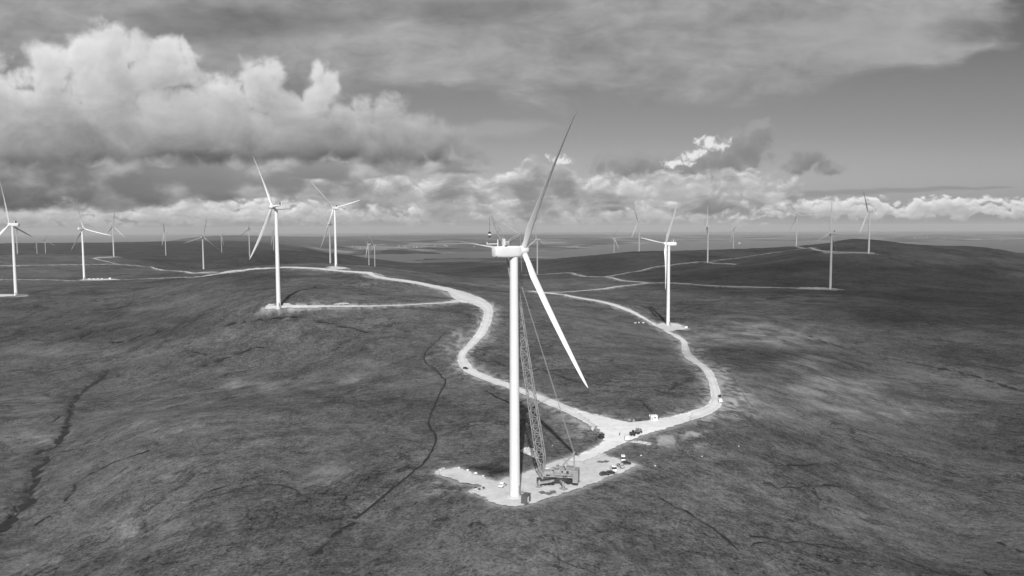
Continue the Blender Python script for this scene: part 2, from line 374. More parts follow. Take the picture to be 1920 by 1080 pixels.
# ditches and burns: px line, width m, depth m, strength
LINES = [
 ([(837,620),(812,645),(799,660),(796,670),(800,682),(816,692),(835,713),(823,740),(811,768),(804,792),(818,817),(812,838),(795,863),(763,894),(724,923),(693,951),(666,969)], 1.5, 0.7, 0.0),
 ([(2,990),(23,969),(37,955),(60,936),(52,922),(58,910),(70,891),(72,875),(87,858),(74,845),(103,835),(117,813),(124,800)], 4.6, 1.4, 1.0),
 ([(124,800),(132,770),(148,739),(183,714),(200,697)], 3.6, 1.1, 0.75),
 ([(87,858),(110,848),(140,842),(170,826)], 1.6, .6, .7), ([(103,835),(122,838),(150,820)], 1.2, .5, .6), ([(37,955),(20,950),(0,958)], 1.6, .6, .7), ([(148,739),(130,735),(110,742),(85,738)], 1.8, .5, .55), ([(183,714),(215,705),(240,708)], 1.8, .5, .55), ([(132,770),(118,775),(100,790)], 1.8, .5, .6),
 ([(150,636),(165,624),(179,619)], 3, 0.8, 0.9), ([(205,640),(230,641),(264,630),(285,626),(297,620)], 3, 0.8, 0.8), ([(360,660),(330,668),(350,660),(385,665)], 2.5, .6, .6),
 ([(920,669),(947,686),(970,690),(996,683),(1029,698),(1062,709),(1093,716),(1147,721)], 1.8, 0.5, 0.7), ([(1080,671),(1102,674)], 2.2, .5, .8), ([(1131,674),(1149,676)], 2.2, .5, .8), ([(975,640),(1010,645)], 2, .4, .6),
 ([(1252,735),(1266,721),(1291,710)], 1.5, 0.5, 0.75), ([(1175,745),(1205,755),(1222,772)], 2, .4, .5),
 ([(1240,935),(1280,955),(1320,980),(1350,1000),(1390,1035)], 1.6, 0.5, 0.7), ([(1410,1007),(1460,1015),(1530,1022),(1585,1032)], 1.5, 0.5, 0.8), ([(1390,1035),(1410,1024),(1450,1018)], 1.2, .4, .5),
 ([(1390,840),(1440,860),(1475,870),(1535,870)], 1.6, 0.5, 0.6), ([(1830,1060),(1860,1078)], 1.4, 0.5, 0.8), ([(1870,1015),(1910,1030),(1935,1036)], 1.5, 0.5, 0.8), ([(1425,905),(1440,902),(1460,914),(1520,912),(1600,915)], 1.4, .4, .55),
 ([(1510,628),(1585,652),(1660,670),(1735,685),(1810,700),(1930,733)], 4.5, 1.2, 0.55), ([(1780,670),(1860,687),(1930,702)], 4, 0.6, 0.6), ([(1780,750),(1830,762),(1865,766)], 3, .4, .5), ([(1300,600),(1400,612),(1510,628)], 4, .5, .35),
 ([(500,905),(530,907),(555,915),(575,932),(600,932),(615,915),(635,900),(715,915),(755,912)], 1.3, 0.4, 0.5), ([(550,785),(530,835),(500,880),(485,930),(465,965),(440,990)], 1.2, 0.3, 0.4),
 ([(405,613),(440,606),(480,600),(555,595),(610,605),(695,622)], 3.5, 0.5, 0.6), ([(380,688),(400,680),(450,662),(490,652),(530,660)], 3, 0.5, 0.65), ([(330,668),(350,658),(385,665)], 3, .5, .7),
 ([(630,812),(665,812),(720,817),(795,830)], 1.3, 0.4, 0.5), ([(600,740),(650,755),(735,780),(720,817)], 1.5, 0.4, 0.45), ([(690,737),(780,737),(850,737)], 1.5, 0.4, 0.4),
 ([(65,985),(120,945),(145,905),(200,872),(280,845)], 2.0, 0.6, 0.5), ([(210,1025),(270,985),(265,940)], 2.0, 0.4, 0.35), ([(350,1015),(415,970),(460,940),(490,900)], 1.2, 0.3, 0.4), ([(590,1040),(625,1010),(650,990),(670,975)], 2.5, 0.4, 0.55),
 ([(270,855),(330,810),(395,800)], 2.2, .5, .4), ([(200,840),(300,793),(390,760)], 2.0, .5, .35), ([(880,905),(900,980),(890,975)], 1.0, .2, .2),
 ([(560,575),(600,573),(640,571)], 3, .3, .5), ([(520,583),(600,581)], 4, .5, .45), ([(1260,618),(1290,622),(1240,618)], 2.2, .3, .6),
 ([(880,985),(892,978),(905,985)], 1.5, .2, .6), ([(1160,830),(1190,850),(1240,845),(1300,846),(1340,860)], 1.5, .4, .35), ([(460,548),(520,538),(580,535)], 4, .5, .4), ([(300,560),(240,575),(180,580)], 4, .6, .5),
 ([(30,575),(120,570),(210,560)], 5, .5, .4), ([(840,735),(900,742)], 1.2, .2, .4)]
LINE_W = []
for px, w, dep, st in LINES:
    c = ground([p[0] for p in px], [p[1] for p in px])[:, :2]
    c = catmull(c, lambda p, q: int(np.clip(np.hypot(*(p - q)) / 2, 2, 60)))
    wob = np.stack([fbm(c[:, 0] / 9, c[:, 1] / 9, 2, 5), fbm(c[:, 0] / 9, c[:, 1] / 9, 2, 8)], 1) * (0.5 if st == 0 else 1.3) + (0 if st == 0 else 1) * np.stack([perlin(c[:, 0] / 4.5, c[:, 1] / 4.5, 51), perlin(c[:, 0] / 4.5, c[:, 1] / 4.5, 52)], 1) * min(w, 3) * 0.45
    c = c + wob
    LINE_W.append((c, w, dep, st))
    w0 = w; w = w * (1.0 if st == 0 else max(1.0, np.hypot(*c.mean(0)) / 520))
    def f(sl, d, t, w=w, dep=dep, st=st):
        CUT[sl] = np.maximum(CUT[sl], dep * np.exp(-(d / (w * 0.75)) ** 2))
        if st: PEAT[sl] = np.maximum(PEAT[sl], st * (0.95 * sstep(-0.15, 0.25, fbm(GX[sl] / 11, GY[sl] / 11, 3, 91)) * np.exp(-(d / (w * 0.5)) ** 2) + 0.30 * sstep(-0.1, 0.5, fbm(GX[sl] / 6, GY[sl] / 6, 3, 97)) * np.exp(-(d / (w * 3.2)) ** 2)))
    seg_field(c, w * 7, f)

PATCH = [ (1450,512,520,46,.8,'h'),(1760,565,280,52,.8,'h'),(1180,496,220,20,.8,'h'),(250,467,360,13,.8,'h'),(520,480,160,14,.7,'h'),(850,488,210,20,.8,'h'),(1000,447.5,95,2.6,.9,'h'),(900,449.5,70,2.2,.8,'h'),(690,466,70,4,.7,'h'),(780,458,60,2.5,.6,'h'),(880,508,200,9,.6,'h'), (908,877,34,8,.75,'k'),(932,884,24,7,.75,'k'),(812,937,16,5,.5,'k'),(1365,870,60,12,.3,'k'),(1450,820,90,16,.25,'k'),(880,905,10,4,.4,'k'),(230,590,90,9,.4,'k'),(330,600,60,8,.4,'k'),(1500,605,200,9,.25,'k'),(1720,600,150,12,.25,'k'),(640,1000,30,20,.35,'k'),(500,600,60,8,.35,'k'), # pale dry grass, sunlit ground painted paler, bare patches: px ellipse, strength, which field
 (1512,680,52,22,1.0,'p'),(1420,625,170,32,.75,'p'),(1560,720,150,30,.8,'p'),(1420,735,90,40,.5,'p'),(1640,775,160,22,.6,'p'),(240,1000,26,40,.6,'p'),(320,1008,38,36,.6,'p'),(440,722,32,9,.8,'p'),(620,880,48,28,.4,'p'),(80,800,60,45,.55,'p'),(30,750,60,30,.5,'p'),(20,850,40,40,.4,'p'),(60,1050,70,26,.5,'p'),(430,980,26,22,.35,'p'),  # those right of the loop road also paint its sunlit patch into the colour
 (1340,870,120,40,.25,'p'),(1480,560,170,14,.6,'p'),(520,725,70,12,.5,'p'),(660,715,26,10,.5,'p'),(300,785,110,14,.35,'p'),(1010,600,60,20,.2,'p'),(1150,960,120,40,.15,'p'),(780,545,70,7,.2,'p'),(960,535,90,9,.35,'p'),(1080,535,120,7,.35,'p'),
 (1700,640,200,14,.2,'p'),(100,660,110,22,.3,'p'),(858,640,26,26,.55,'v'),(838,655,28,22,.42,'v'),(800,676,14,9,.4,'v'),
 (1380,748,46,36,.7,'v'),(1352,708,36,34,.65,'v'),(1310,660,26,16,.5,'v'),(1335,690,16,20,.5,'v'),(1240,825,55,14,.6,'v'),(1300,812,50,10,.6,'v'),(1215,828,40,9,.5,'v'),(1290,835,60,12,.3,'v'),(1425,780,30,8,.4,'v'),
 (825,915,40,26,.45,'v'),(870,945,30,16,.3,'v'),(840,870,26,10,.4,'v'),(1040,945,26,8,.25,'v'),(830,890,30,20,.45,'v'),(1060,790,50,22,.3,'v'),(1085,820,45,26,.35,'v'),(1000,780,60,14,.25,'v'),(640,567,90,4,.45,'v'),(930,590,10,22,.5,'v'),(925,635,12,14,.4,'v'),
 (920,715,50,10,.25,'v'),(1340,735,16,26,.55,'v'),(690,535,40,7,.35,'v'),(1300,628,30,12,.35,'v'),(1270,615,30,7,.4,'v')]
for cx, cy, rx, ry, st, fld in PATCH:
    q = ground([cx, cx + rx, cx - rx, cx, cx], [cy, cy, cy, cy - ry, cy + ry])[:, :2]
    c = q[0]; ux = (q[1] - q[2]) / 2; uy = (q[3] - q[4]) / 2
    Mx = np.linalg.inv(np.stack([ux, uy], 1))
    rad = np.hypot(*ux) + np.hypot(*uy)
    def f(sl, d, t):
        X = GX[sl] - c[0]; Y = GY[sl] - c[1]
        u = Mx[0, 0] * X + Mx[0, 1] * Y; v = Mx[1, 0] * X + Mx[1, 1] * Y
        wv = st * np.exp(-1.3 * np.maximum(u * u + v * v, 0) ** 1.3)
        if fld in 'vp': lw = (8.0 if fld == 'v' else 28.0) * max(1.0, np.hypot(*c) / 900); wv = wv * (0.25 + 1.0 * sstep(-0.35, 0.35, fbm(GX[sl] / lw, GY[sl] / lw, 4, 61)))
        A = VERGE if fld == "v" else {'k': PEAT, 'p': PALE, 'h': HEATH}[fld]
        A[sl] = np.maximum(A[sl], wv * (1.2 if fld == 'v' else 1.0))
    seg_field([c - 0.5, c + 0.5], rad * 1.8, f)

# the ground is lifted clear of the road beds and lightened along them
for a, b, off in ROADS:
    c = (a + b) / 2; tg = np.gradient(c, axis=0); tg /= np.hypot(tg[:, 0], tg[:, 1])[:, None] + 1e-9; hw = np.abs((a - b)[:, 0] * tg[:, 1] - (a - b)[:, 1] * tg[:, 0]) / 2
    hw = np.minimum(hw, np.maximum(12, np.hypot(c[:, 0], c[:, 1]) * 0.018))
    def f(sl, d, t):
        w = np.interp(t, np.arange(len(hw)), hw)
        CUT[sl] = np.maximum(CUT[sl], 0.4 * sstep(w - 0.2, w * 0.7 - 0.4, d))
        VERGE[sl] = np.maximum(VERGE[sl], np.where(d < w, 0.85, 0.85 * (0.5 + 0.75 * sstep(-0.4, 0.4, fbm(GX[sl] / 7, GY[sl] / 7, 3, 71)))) * np.exp(-np.maximum(d - w, 0) / (5.0 + 0.6 * np.minimum(w, 8))))
    seg_field(c, hw.max() + 22, f)
from mathutils.geometry import delaunay_2d_cdt
def in_poly(x, y, P):
    ins = np.zeros(x.shape, bool); n = len(P)
    for k in range(n):
        x0, y0 = P[k]; x1, y1 = P[(k + 1) % n]
        c = ((y0 > y) != (y1 > y)); xi = x0 + (y - y0) * (x1 - x0) / ((y1 - y0) if y1 != y0 else 1e-9)
        ins ^= c & (x < xi)
    return ins
def poly_dist(x, y, P):
    d = np.full(x.shape, 1e9); n = len(P)
    for k in range(n):
        a = P[k]; b = P[(k + 1) % n]; e = b - a
        t = np.clip(((x - a[0]) * e[0] + (y - a[1]) * e[1]) / (e @ e + 1e-9), 0, 1)
        d = np.minimum(d, np.hypot(x - a[0] - t * e[0], y - a[1] - t * e[1]))
    return d
for nm, P, off in PADS:
    c = P.mean(0); rad = np.hypot(*(P - c).T).max()
    def f(sl, d, t):
        x, y = GX[sl], GY[sl]; ins = in_poly(x, y, P); pd = poly_dist(x, y, P)
        CUT[sl] = np.maximum(CUT[sl], np.where(ins, 0.4 * sstep(0.3, 1.5, pd), 0.0))
        VERGE[sl] = np.maximum(VERGE[sl], np.where(ins, 0.85, 0.7 * np.exp(-pd / 3.5)))
    seg_field([c - 0.5, c + 0.5], rad + 22, f)

GZ0 = GZ.copy()
fine = 0.28 * fbm(GX / 9, GY / 9, 3, 31) * sstep(1400, 500, np.hypot(GX, GY)) * (1 - sstep(0.3, 0.6, VERGE)) + 0.9 * fbm(GX / 45, GY / 45, 3, 41) * sstep(30, 70, np.hypot(GX - PAD_C[0], GY - PAD_C[1])) * (1 - sstep(0.2, 0.5, VERGE))
GZ = GZ - CUT + fine
# terrain mesh
idx = np.arange(NR * NA).reshape(NR, NA)
nxt = np.roll(idx, -1, axis=1)
quads = np.stack([idx[:-1], nxt[:-1], nxt[1:], idx[1:]], -1).reshape(-1, 4)
me = bpy.data.meshes.new('moorland')
V = np.stack([GX, GY, GZ], -1).reshape(-1, 3)
V = np.concatenate([V, [[0, 0, float(GZ[0].mean())]]]); ci = NR * NA
tris = np.stack([nxt[0], idx[0], np.full(NA, ci)], -1)
quads = quads[:, ::-1]; tris = tris[:, ::-1] if False else tris
me.vertices.add(len(V)); me.vertices.foreach_set('co', V.astype(np.float32).ravel())
nl = quads.size + tris.size
me.loops.add(nl); me.loops.foreach_set('vertex_index', np.concatenate([quads.ravel(), tris.ravel()]).astype(np.int32))
me.polygons.add(len(quads) + len(tris))
st = np.concatenate([np.arange(len(quads)) * 4, quads.size + np.arange(len(tris)) * 3]).astype(np.int32)
me.polygons.foreach_set('loop_start', st)
me.polygons.foreach_set('use_smooth', np.ones(len(st), bool))
me.update(calc_edges=True); me.validate()
moor = structure(link(bpy.data.objects.new('moorland', me)))
ext = lambda A: np.concatenate([A.ravel(), [0]])
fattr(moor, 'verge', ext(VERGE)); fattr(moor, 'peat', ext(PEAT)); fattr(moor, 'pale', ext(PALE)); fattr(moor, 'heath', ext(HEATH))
side = sstep(-0.08, 0.10, np.arctan2(GX, GY) + 0.12 * fbm(GX / 300, GY / 300, 2, 77))
fattr(moor, 'side', ext(side))

# ------------------------------------------------------------------ ground materials
def moor_material():
    m, t = new_mat('moor_grass')
    b = t.n('ShaderNodeBsdfDiffuse'); o = t.n('ShaderNodeOutputMaterial')
    P = t.n('ShaderNodeNewGeometry').outputs['Position']
    flat = t.vm('MULTIPLY', P, (1, 1, 0.0))
    def rot(deg, sx, sy):
        nd = t.n('ShaderNodeMapping'); t.l(flat, nd.inputs[0]); nd.inputs['Rotation'].default_value = (0, 0, math.radians(deg)); nd.inputs['Scale'].default_value = (1, 1, 1)
        return t.vm('MULTIPLY', nd.outputs[0], (sx, sy, 0))
    warp = t.n('ShaderNodeTexNoise', i_Scale=0.012, i_Detail=2.0); t.l(flat, warp.inputs['Vector'])
    wv = t.vm('MULTIPLY', t.vm('SUBTRACT', warp.outputs['Color'], (0.5, 0.5, 0.5)), (60, 60, 0))
    flatw = t.vm('ADD', flat, wv)
    def rotw(deg, sx, sy):
        nd = t.n('ShaderNodeMapping'); t.l(flatw, nd.inputs[0]); nd.inputs['Rotation'].default_value = (0, 0, math.radians(deg))
        return t.vm('MULTIPLY', nd.outputs[0], (sx, sy, 0))
    side = t.attr('side')
    # grooves that follow the fall of the slope: two directions, one per flank
    la = t.noise(rotw(38, 1 / 5, 1 / 14), 1, 7, 0.68, 0.3); ra = t.noise(rotw(126, 1 / 5, 1 / 17), 1, 7, 0.68, 0.3)
    streak = t.mix(side, la, ra)
    lb = t.noise(rotw(33, 1 / 22, 1 / 90), 1, 7, 0.6, 0.3); rb = t.noise(rotw(128, 1 / 20, 1 / 120), 1, 7, 0.6, 0.3)
    bigst = t.mix(side, lb, rb)
    big = t.noise(flatw, 1 / 150, 6, 0.6); mid = t.noise(flatw, 1 / 26, 7, 0.7); mid2 = t.noise(flat, 1 / 8, 6, 0.74); small = t.noise(flat, 1 / 2.6, 5, 0.78); grain = t.noise(flat, 0.9, 4, 0.8)
    far = t.noise(flat, 1 / 520, 7, 0.65, 0.3)
    v = t.m('MULTIPLY_ADD', t.m('SUBTRACT', big, 0.5), 0.20, 0.108)
    for src, k in ((mid, 0.14), (mid2, 0.19), (streak, 0.05), (bigst, 0.08), (small, 0.27), (grain, 0.34), (far, 0.06)):
        v = t.m('MULTIPLY_ADD', t.m('SUBTRACT', src, 0.5), k, v)
    # heather tussocks: darker clumps with pale grass between
    tus = t.ss(t.noise(flat, 1 / 4.5, 3, 0.6, 0.6), 0.55, 0.68); v = t.m('MULTIPLY', v, t.m('MULTIPLY_ADD', t.m('MULTIPLY', tus, t.ss(mid, 0.42, 0.60)), -0.30, 1.0))
    # sharp-edged stands of dark heather and open pale grass
    st1 = t.ss(t.noise(flatw, 1 / 48, 7, 0.66, 0.5), 0.47, 0.57); st2 = t.ss(t.noise(flat, 1 / 17, 6, 0.68, 0.4), 0.54, 0.62)
    v = t.m('MULTIPLY', v, t.m('MULTIPLY', t.m('MULTIPLY_ADD', st1, -0.20, 1.08), t.m('MULTIPLY_ADD', st2, -0.22, 1.05)))
    # peat hags: thin dark cracks along the contour where the noise passes its middle value
    hsrc = t.m('ADD', t.m('MULTIPLY', bigst, 0.62), t.m('MULTIPLY', mid, 0.38))
    hagm = t.m('MULTIPLY', t.ss(t.m('ABSOLUTE', t.m('SUBTRACT', hsrc, 0.49)), 0.013, 0.002), t.ss(t.noise(flatw, 1 / 90, 4, 0.55), 0.47, 0.60))
    hsr2 = t.m('ABSOLUTE', t.m('SUBTRACT', t.m('ADD', t.m('MULTIPLY', streak, 0.5), t.m('MULTIPLY', mid, 0.5)), 0.47))
    hag2 = t.m('MULTIPLY', t.ss(hsr2, 0.012, 0.001), t.ss(t.noise(flat, 1 / 60, 4, 0.6), 0.52, 0.62))
    v = t.m('MULTIPLY', v, t.m('SUBTRACT', 1.0, t.m('MINIMUM', t.m('ADD', t.m('MULTIPLY', hagm, 0.62), t.m('MULTIPLY', hag2, 0.45)), 0.8)))
    # low ground by the water: grazed fields, some pale, some dark
    zz = t.n('ShaderNodeSeparateXYZ'); t.l(P, zz.inputs[0]); lowl = t.ss(zz.outputs[2], -55, -100)
    vor = t.n('ShaderNodeTexVoronoi'); vor.voronoi_dimensions = '2D'; vor.inputs['Scale'].default_value = 1 / 420.0; t.l(flatw, vor.inputs['Vector'])
    sc_ = t.n('ShaderNodeSeparateColor'); t.l(vor.outputs['Color'], sc_.inputs[0])
    fieldv = t.m('ADD', t.m('MULTIPLY_ADD', sc_.outputs[0], 0.12, 0.0), t.m('MULTIPLY', t.ss(t.noise(flatw, 1 / 900, 6, 0.62), 0.48, 0.62), 0.23))
    v = t.mix(t.m('MULTIPLY', lowl, 0.85), v, fieldv)
    v = t.m('MULTIPLY', v, t.m('MULTIPLY_ADD', t.m('MULTIPLY', t.attr('heath'), t.ss(t.m('ADD', t.m('MULTIPLY', mid, 0.5), t.m('MULTIPLY', bigst, 0.5)), 0.34, 0.52)), -0.34, 1.0))
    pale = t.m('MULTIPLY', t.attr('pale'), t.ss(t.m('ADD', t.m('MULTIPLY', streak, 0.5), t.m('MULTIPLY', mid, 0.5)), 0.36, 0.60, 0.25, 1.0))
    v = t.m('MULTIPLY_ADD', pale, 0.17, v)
    vg = t.attr('verge'); vn = t.m('ADD', t.m('MULTIPLY', mid, 0.3), t.m('ADD', t.m('MULTIPLY', mid2, 0.4), t.m('MULTIPLY', small, 0.3)))
    vmask = t.m('MULTIPLY', t.m('MINIMUM', t.m('MULTIPLY', vg, 1.35), 1.0), t.ss(t.m('ADD', vn, t.m('MULTIPLY', vg, 0.32)), 0.48, 0.70))
    v = t.mix(vmask, v, t.m('ADD', t.m('MULTIPLY_ADD', t.m('SUBTRACT', small, 0.5), 0.40, 0.25), t.m('MULTIPLY', t.m('POWER', vg, 3.0), 0.14)))
    pt = t.m('MULTIPLY', t.attr('peat'), t.ss(t.m('ADD', t.m('MULTIPLY', small, 0.6), t.m('MULTIPLY', mid, 0.4)), 0.30, 0.54))
    v = t.mix(t.m('MINIMUM', pt, 1.0), v, 0.012)
    v = t.m('MAXIMUM', v, 0.010)
    t.l(t.grey(v), b.inputs[0])
    bp = t.n('ShaderNodeBump', i_Strength=0.8, i_Distance=1.0)
    t.l(t.m('ADD', t.m('MULTIPLY', streak, 1.2), t.m('ADD', t.m('MULTIPLY', small, 0.5), t.m('MULTIPLY', mid, 1.2))), bp.inputs['Height']); t.l(bp.outputs[0], b.inputs['Normal'])
    t.l(b.outputs[0], o.inputs[0])
    return m
moor.data.materials.append(moor_material())

def gravel_material():
    m, t = new_mat('gravel')
    b = t.n('ShaderNodeBsdfDiffuse'); o = t.n('ShaderNodeOutputMaterial'); tr = t.n('ShaderNodeBsdfTransparent'); mx = t.n('ShaderNodeMixShader')
    P = t.n('ShaderNodeNewGeometry').outputs['Position']
    n1 = t.noise(P, 1 / 14, 5, 0.6); n2 = t.noise(P, 0.9, 4, 0.7); n3 = t.noise(P, 1 / 3.5, 4, 0.65)
    v = t.m('MULTIPLY_ADD', t.m('SUBTRACT', n1, 0.5), 0.34, t.attr('tone'))
    v = t.m('MULTIPLY_ADD', t.m('SUBTRACT', n3, 0.5), 0.16, v)
    v = t.m('MULTIPLY_ADD', t.m('SUBTRACT', n2, 0.5), 0.12, v)
    rut = t.attr('rut')
    v = t.m('MULTIPLY', v, t.m('MULTIPLY_ADD', t.m('MULTIPLY', rut, t.ss(n3, 0.3, 0.65)), -0.24, 1.0))
    stn = t.n('ShaderNodeTexNoise', i_Scale=0.16, i_Detail=5.0, i_Roughness=0.62, i_Distortion=1.4); t.l(P, stn.inputs['Vector'])
    v = t.m('MULTIPLY', v, t.m('MULTIPLY_ADD', t.ss(stn.outputs[0], 0.52, 0.70), -0.14, 1.03))
    t.l(t.grey(v), b.inputs[0])
    e = t.ss(t.m('ADD', t.attr('edge'), t.m('MULTIPLY', t.m('SUBTRACT', t.m('ADD', t.m('MULTIPLY', n3, 0.6), t.m('MULTIPLY', n1, 0.4)), 0.5), 2.6)), 0.12, 0.50)
    t.l(e, mx.inputs[0]); t.l(tr.outputs[0], mx.inputs[1]); t.l(b.outputs[0], mx.inputs[2]); t.l(mx.outputs[0], o.inputs[0])
    return m
GRAVEL = gravel_material()

NAC = 9
for a, b, off in ROADS:
    n = len(a); V = []; E = []; Rt = []
    for i in range(n):
        w = np.hypot(*(a[i] - b[i])); r = np.hypot(*a[i])
        for k in range(NAC):
            s = k / (NAC - 1); p = a[i] * (1 - s) + b[i] * s
            V.append((p[0], p[1], float(grid_z(p[0], p[1], GZ0)) + off + 0.00045 * max(r - 400, 0)))
            E.append(min(min(s, 1 - s) * w / max(2.4, 0.2 * w), 1.0)); Rt.append(math.exp(-((abs(s - 0.5) - 0.22) / 0.08) ** 2))
    Fq = [(i * NAC + k, i * NAC + k + 1, (i + 1) * NAC + k + 1, (i + 1) * NAC + k) for i in range(n - 1) for k in range(NAC - 1)]
    o = structure(mesh_obj('gravel_road', V, Fq, GRAVEL, smooth=True))
    fattr(o, 'edge', E); fattr(o, 'rut', Rt); fattr(o, 'tone', [0.66 * (1.0 if off != 0.24 else 0.85)] * len(V))
for nm, P, off in PADS:
    r = np.hypot(*P.mean(0)); 
    Pd = []
    for k in range(len(P)):
        q = P[(k + 1) % len(P)]; nseg = max(1, int(np.hypot(*(q - P[k])) / (2.5 + 0.01 * r)))
        Pd += [P[k] + (q - P[k]) * i / nseg for i in range(nseg)]
    Pd = np.array(Pd); step = 2.5 + 0.006 * max(r - 400, 0) * 2
    lo = P.min(0); hi = P.max(0); gx, gy = np.meshgrid(np.arange(lo[0], hi[0], step), np.arange(lo[1], hi[1], step)); gx, gy = gx.ravel(), gy.ravel()
    ok = in_poly(gx, gy, P) & (poly_dist(gx, gy, P) > step * 0.5)
    pts = [Vector(p) for p in Pd] + [Vector((float(x), float(y))) for x, y in zip(gx[ok], gy[ok])]
    vo, _, fo, *_ = delaunay_2d_cdt(pts, [], [list(range(len(Pd)))], 1, 1e-4)
    vx = np.array([(p[0], p[1]) for p in vo])
    vz = grid_z(vx[:, 0], vx[:, 1], GZ0) + off + 0.00045 * max(r - 400, 0)
    o = structure(mesh_obj(nm, np.column_stack([vx, vz]), fo, GRAVEL, smooth=True))
    fattr(o, 'edge', np.clip(poly_dist(vx[:, 0], vx[:, 1], P) / 2.6, 0, 1)); fattr(o, 'rut', [0] * len(vx)); fattr(o, 'tone', [0.56 if nm != 'gravel_junction' else 0.70] * len(vx))

# open drain: a dark ribbon of wet peat along the bottom of the cut
PEATM = plain_mat('wet_peat', 0.012, 0.9, 0.4, 0.5)
c, w, dep, st = LINE_W[0]
d = np.gradient(c, axis=0); d /= np.hypot(d[:, 0], d[:, 1])[:, None]; nr = np.stack([-d[:, 1], d[:, 0]], 1)
hw = 0.62 + 0.25 * fbm(c[:, 0] / 6, c[:, 1] / 6, 2, 3); hw = np.clip(hw * np.interp(np.arange(len(c)), [0, 12, len(c)], [0.5, 1, 0.9]), 0.25, 1.2)
V = []
for i in range(len(c)):
    for s in (-1, 0, 1):
        p = c[i] + nr[i] * hw[i] * s
        V.append((p[0], p[1], max(float(grid_z(p[0], p[1], GZ)), float(grid_z(c[i][0], c[i][1], GZ))) + 0.10))
structure(mesh_obj('drainage_ditch', V, [(3 * i + k, 3 * i + k + 1, 3 * i + k + 4, 3 * i + k + 3) for i in range(len(c) - 1) for k in range(2)], PEATM, smooth=True))

# wet black peat showing in the gullies: broken slivers of uneven width
for c, w, dep, st in LINE_W[1:]:
    if st < 0.5: continue
    d = np.gradient(c, axis=0); d /= np.hypot(d[:, 0], d[:, 1])[:, None] + 1e-9; nr = np.stack([-d[:, 1], d[:, 0]], 1)
    far_ = np.hypot(c[:, 0], c[:, 1]) / 500
    hw = (0.28 * w * st + 0.60 * w * fbm(c[:, 0] / 11, c[:, 1] / 11, 3, 12)) * np.maximum(1, 0.8 * far_)
    side_ = c + nr * (0.5 * w * fbm(c[:, 0] / 14, c[:, 1] / 14, 2, 15))[:, None]
    V = []; ok = []
    for i in range(len(c)):
        h_ = max(hw[i], 0.0); ok.append(h_ > 0.05)
        for q in (-1, 1):
            p = side_[i] + nr[i] * h_ * q; V.append((p[0], p[1], max(float(grid_z(p[0], p[1], GZ)), float(grid_z(side_[i][0], side_[i][1], GZ))) + 0.10))
    Fq = [(2 * i, 2 * i + 1, 2 * i + 3, 2 * i + 2) for i in range(len(c) - 1) if ok[i] or ok[i + 1]]
    if Fq: structure(mesh_obj('peat_gully', V, Fq, PEATM, smooth=True))
# sea
m, t = new_mat('sea_water')
b = t.n('ShaderNodeBsdfPrincipled'); o_ = t.n('ShaderNodeOutputMaterial'); t.l(b.outputs[0], o_.inputs[0])
b.inputs['Base Color'].default_value = (0.03, 0.03, 0.03, 1); b.inputs['Roughness'].default_value = 0.28; b.inputs['IOR'].default_value = 1.33
P = t.n('ShaderNodeNewGeometry').outputs['Position']; bp = t.n('ShaderNodeBump', i_Strength=0.12, i_Distance=4.0)
t.l(t.noise(P, 1 / 60, 6, 0.6), bp.inputs['Height']); t.l(bp.outputs[0], b.inputs['Normal'])
n = 256; V = [(0, 0, SEA_Z)]; Fc = []
for r in (3000, 12000, 24000, 46000):
    V += [(r * math.sin(2 * math.pi * k / n), r * math.cos(2 * math.pi * k / n), SEA_Z) for k in range(n)]
Fc += [(0, 1 + (k + 1) % n, 1 + k) for k in range(n)]
for q in range(3): Fc += [(1 + q * n + k, 1 + q * n + (k + 1) % n, 1 + (q + 1) * n + (k + 1) % n, 1 + (q + 1) * n + k) for k in range(n)]
structure(mesh_obj('sea', V, Fc, m))
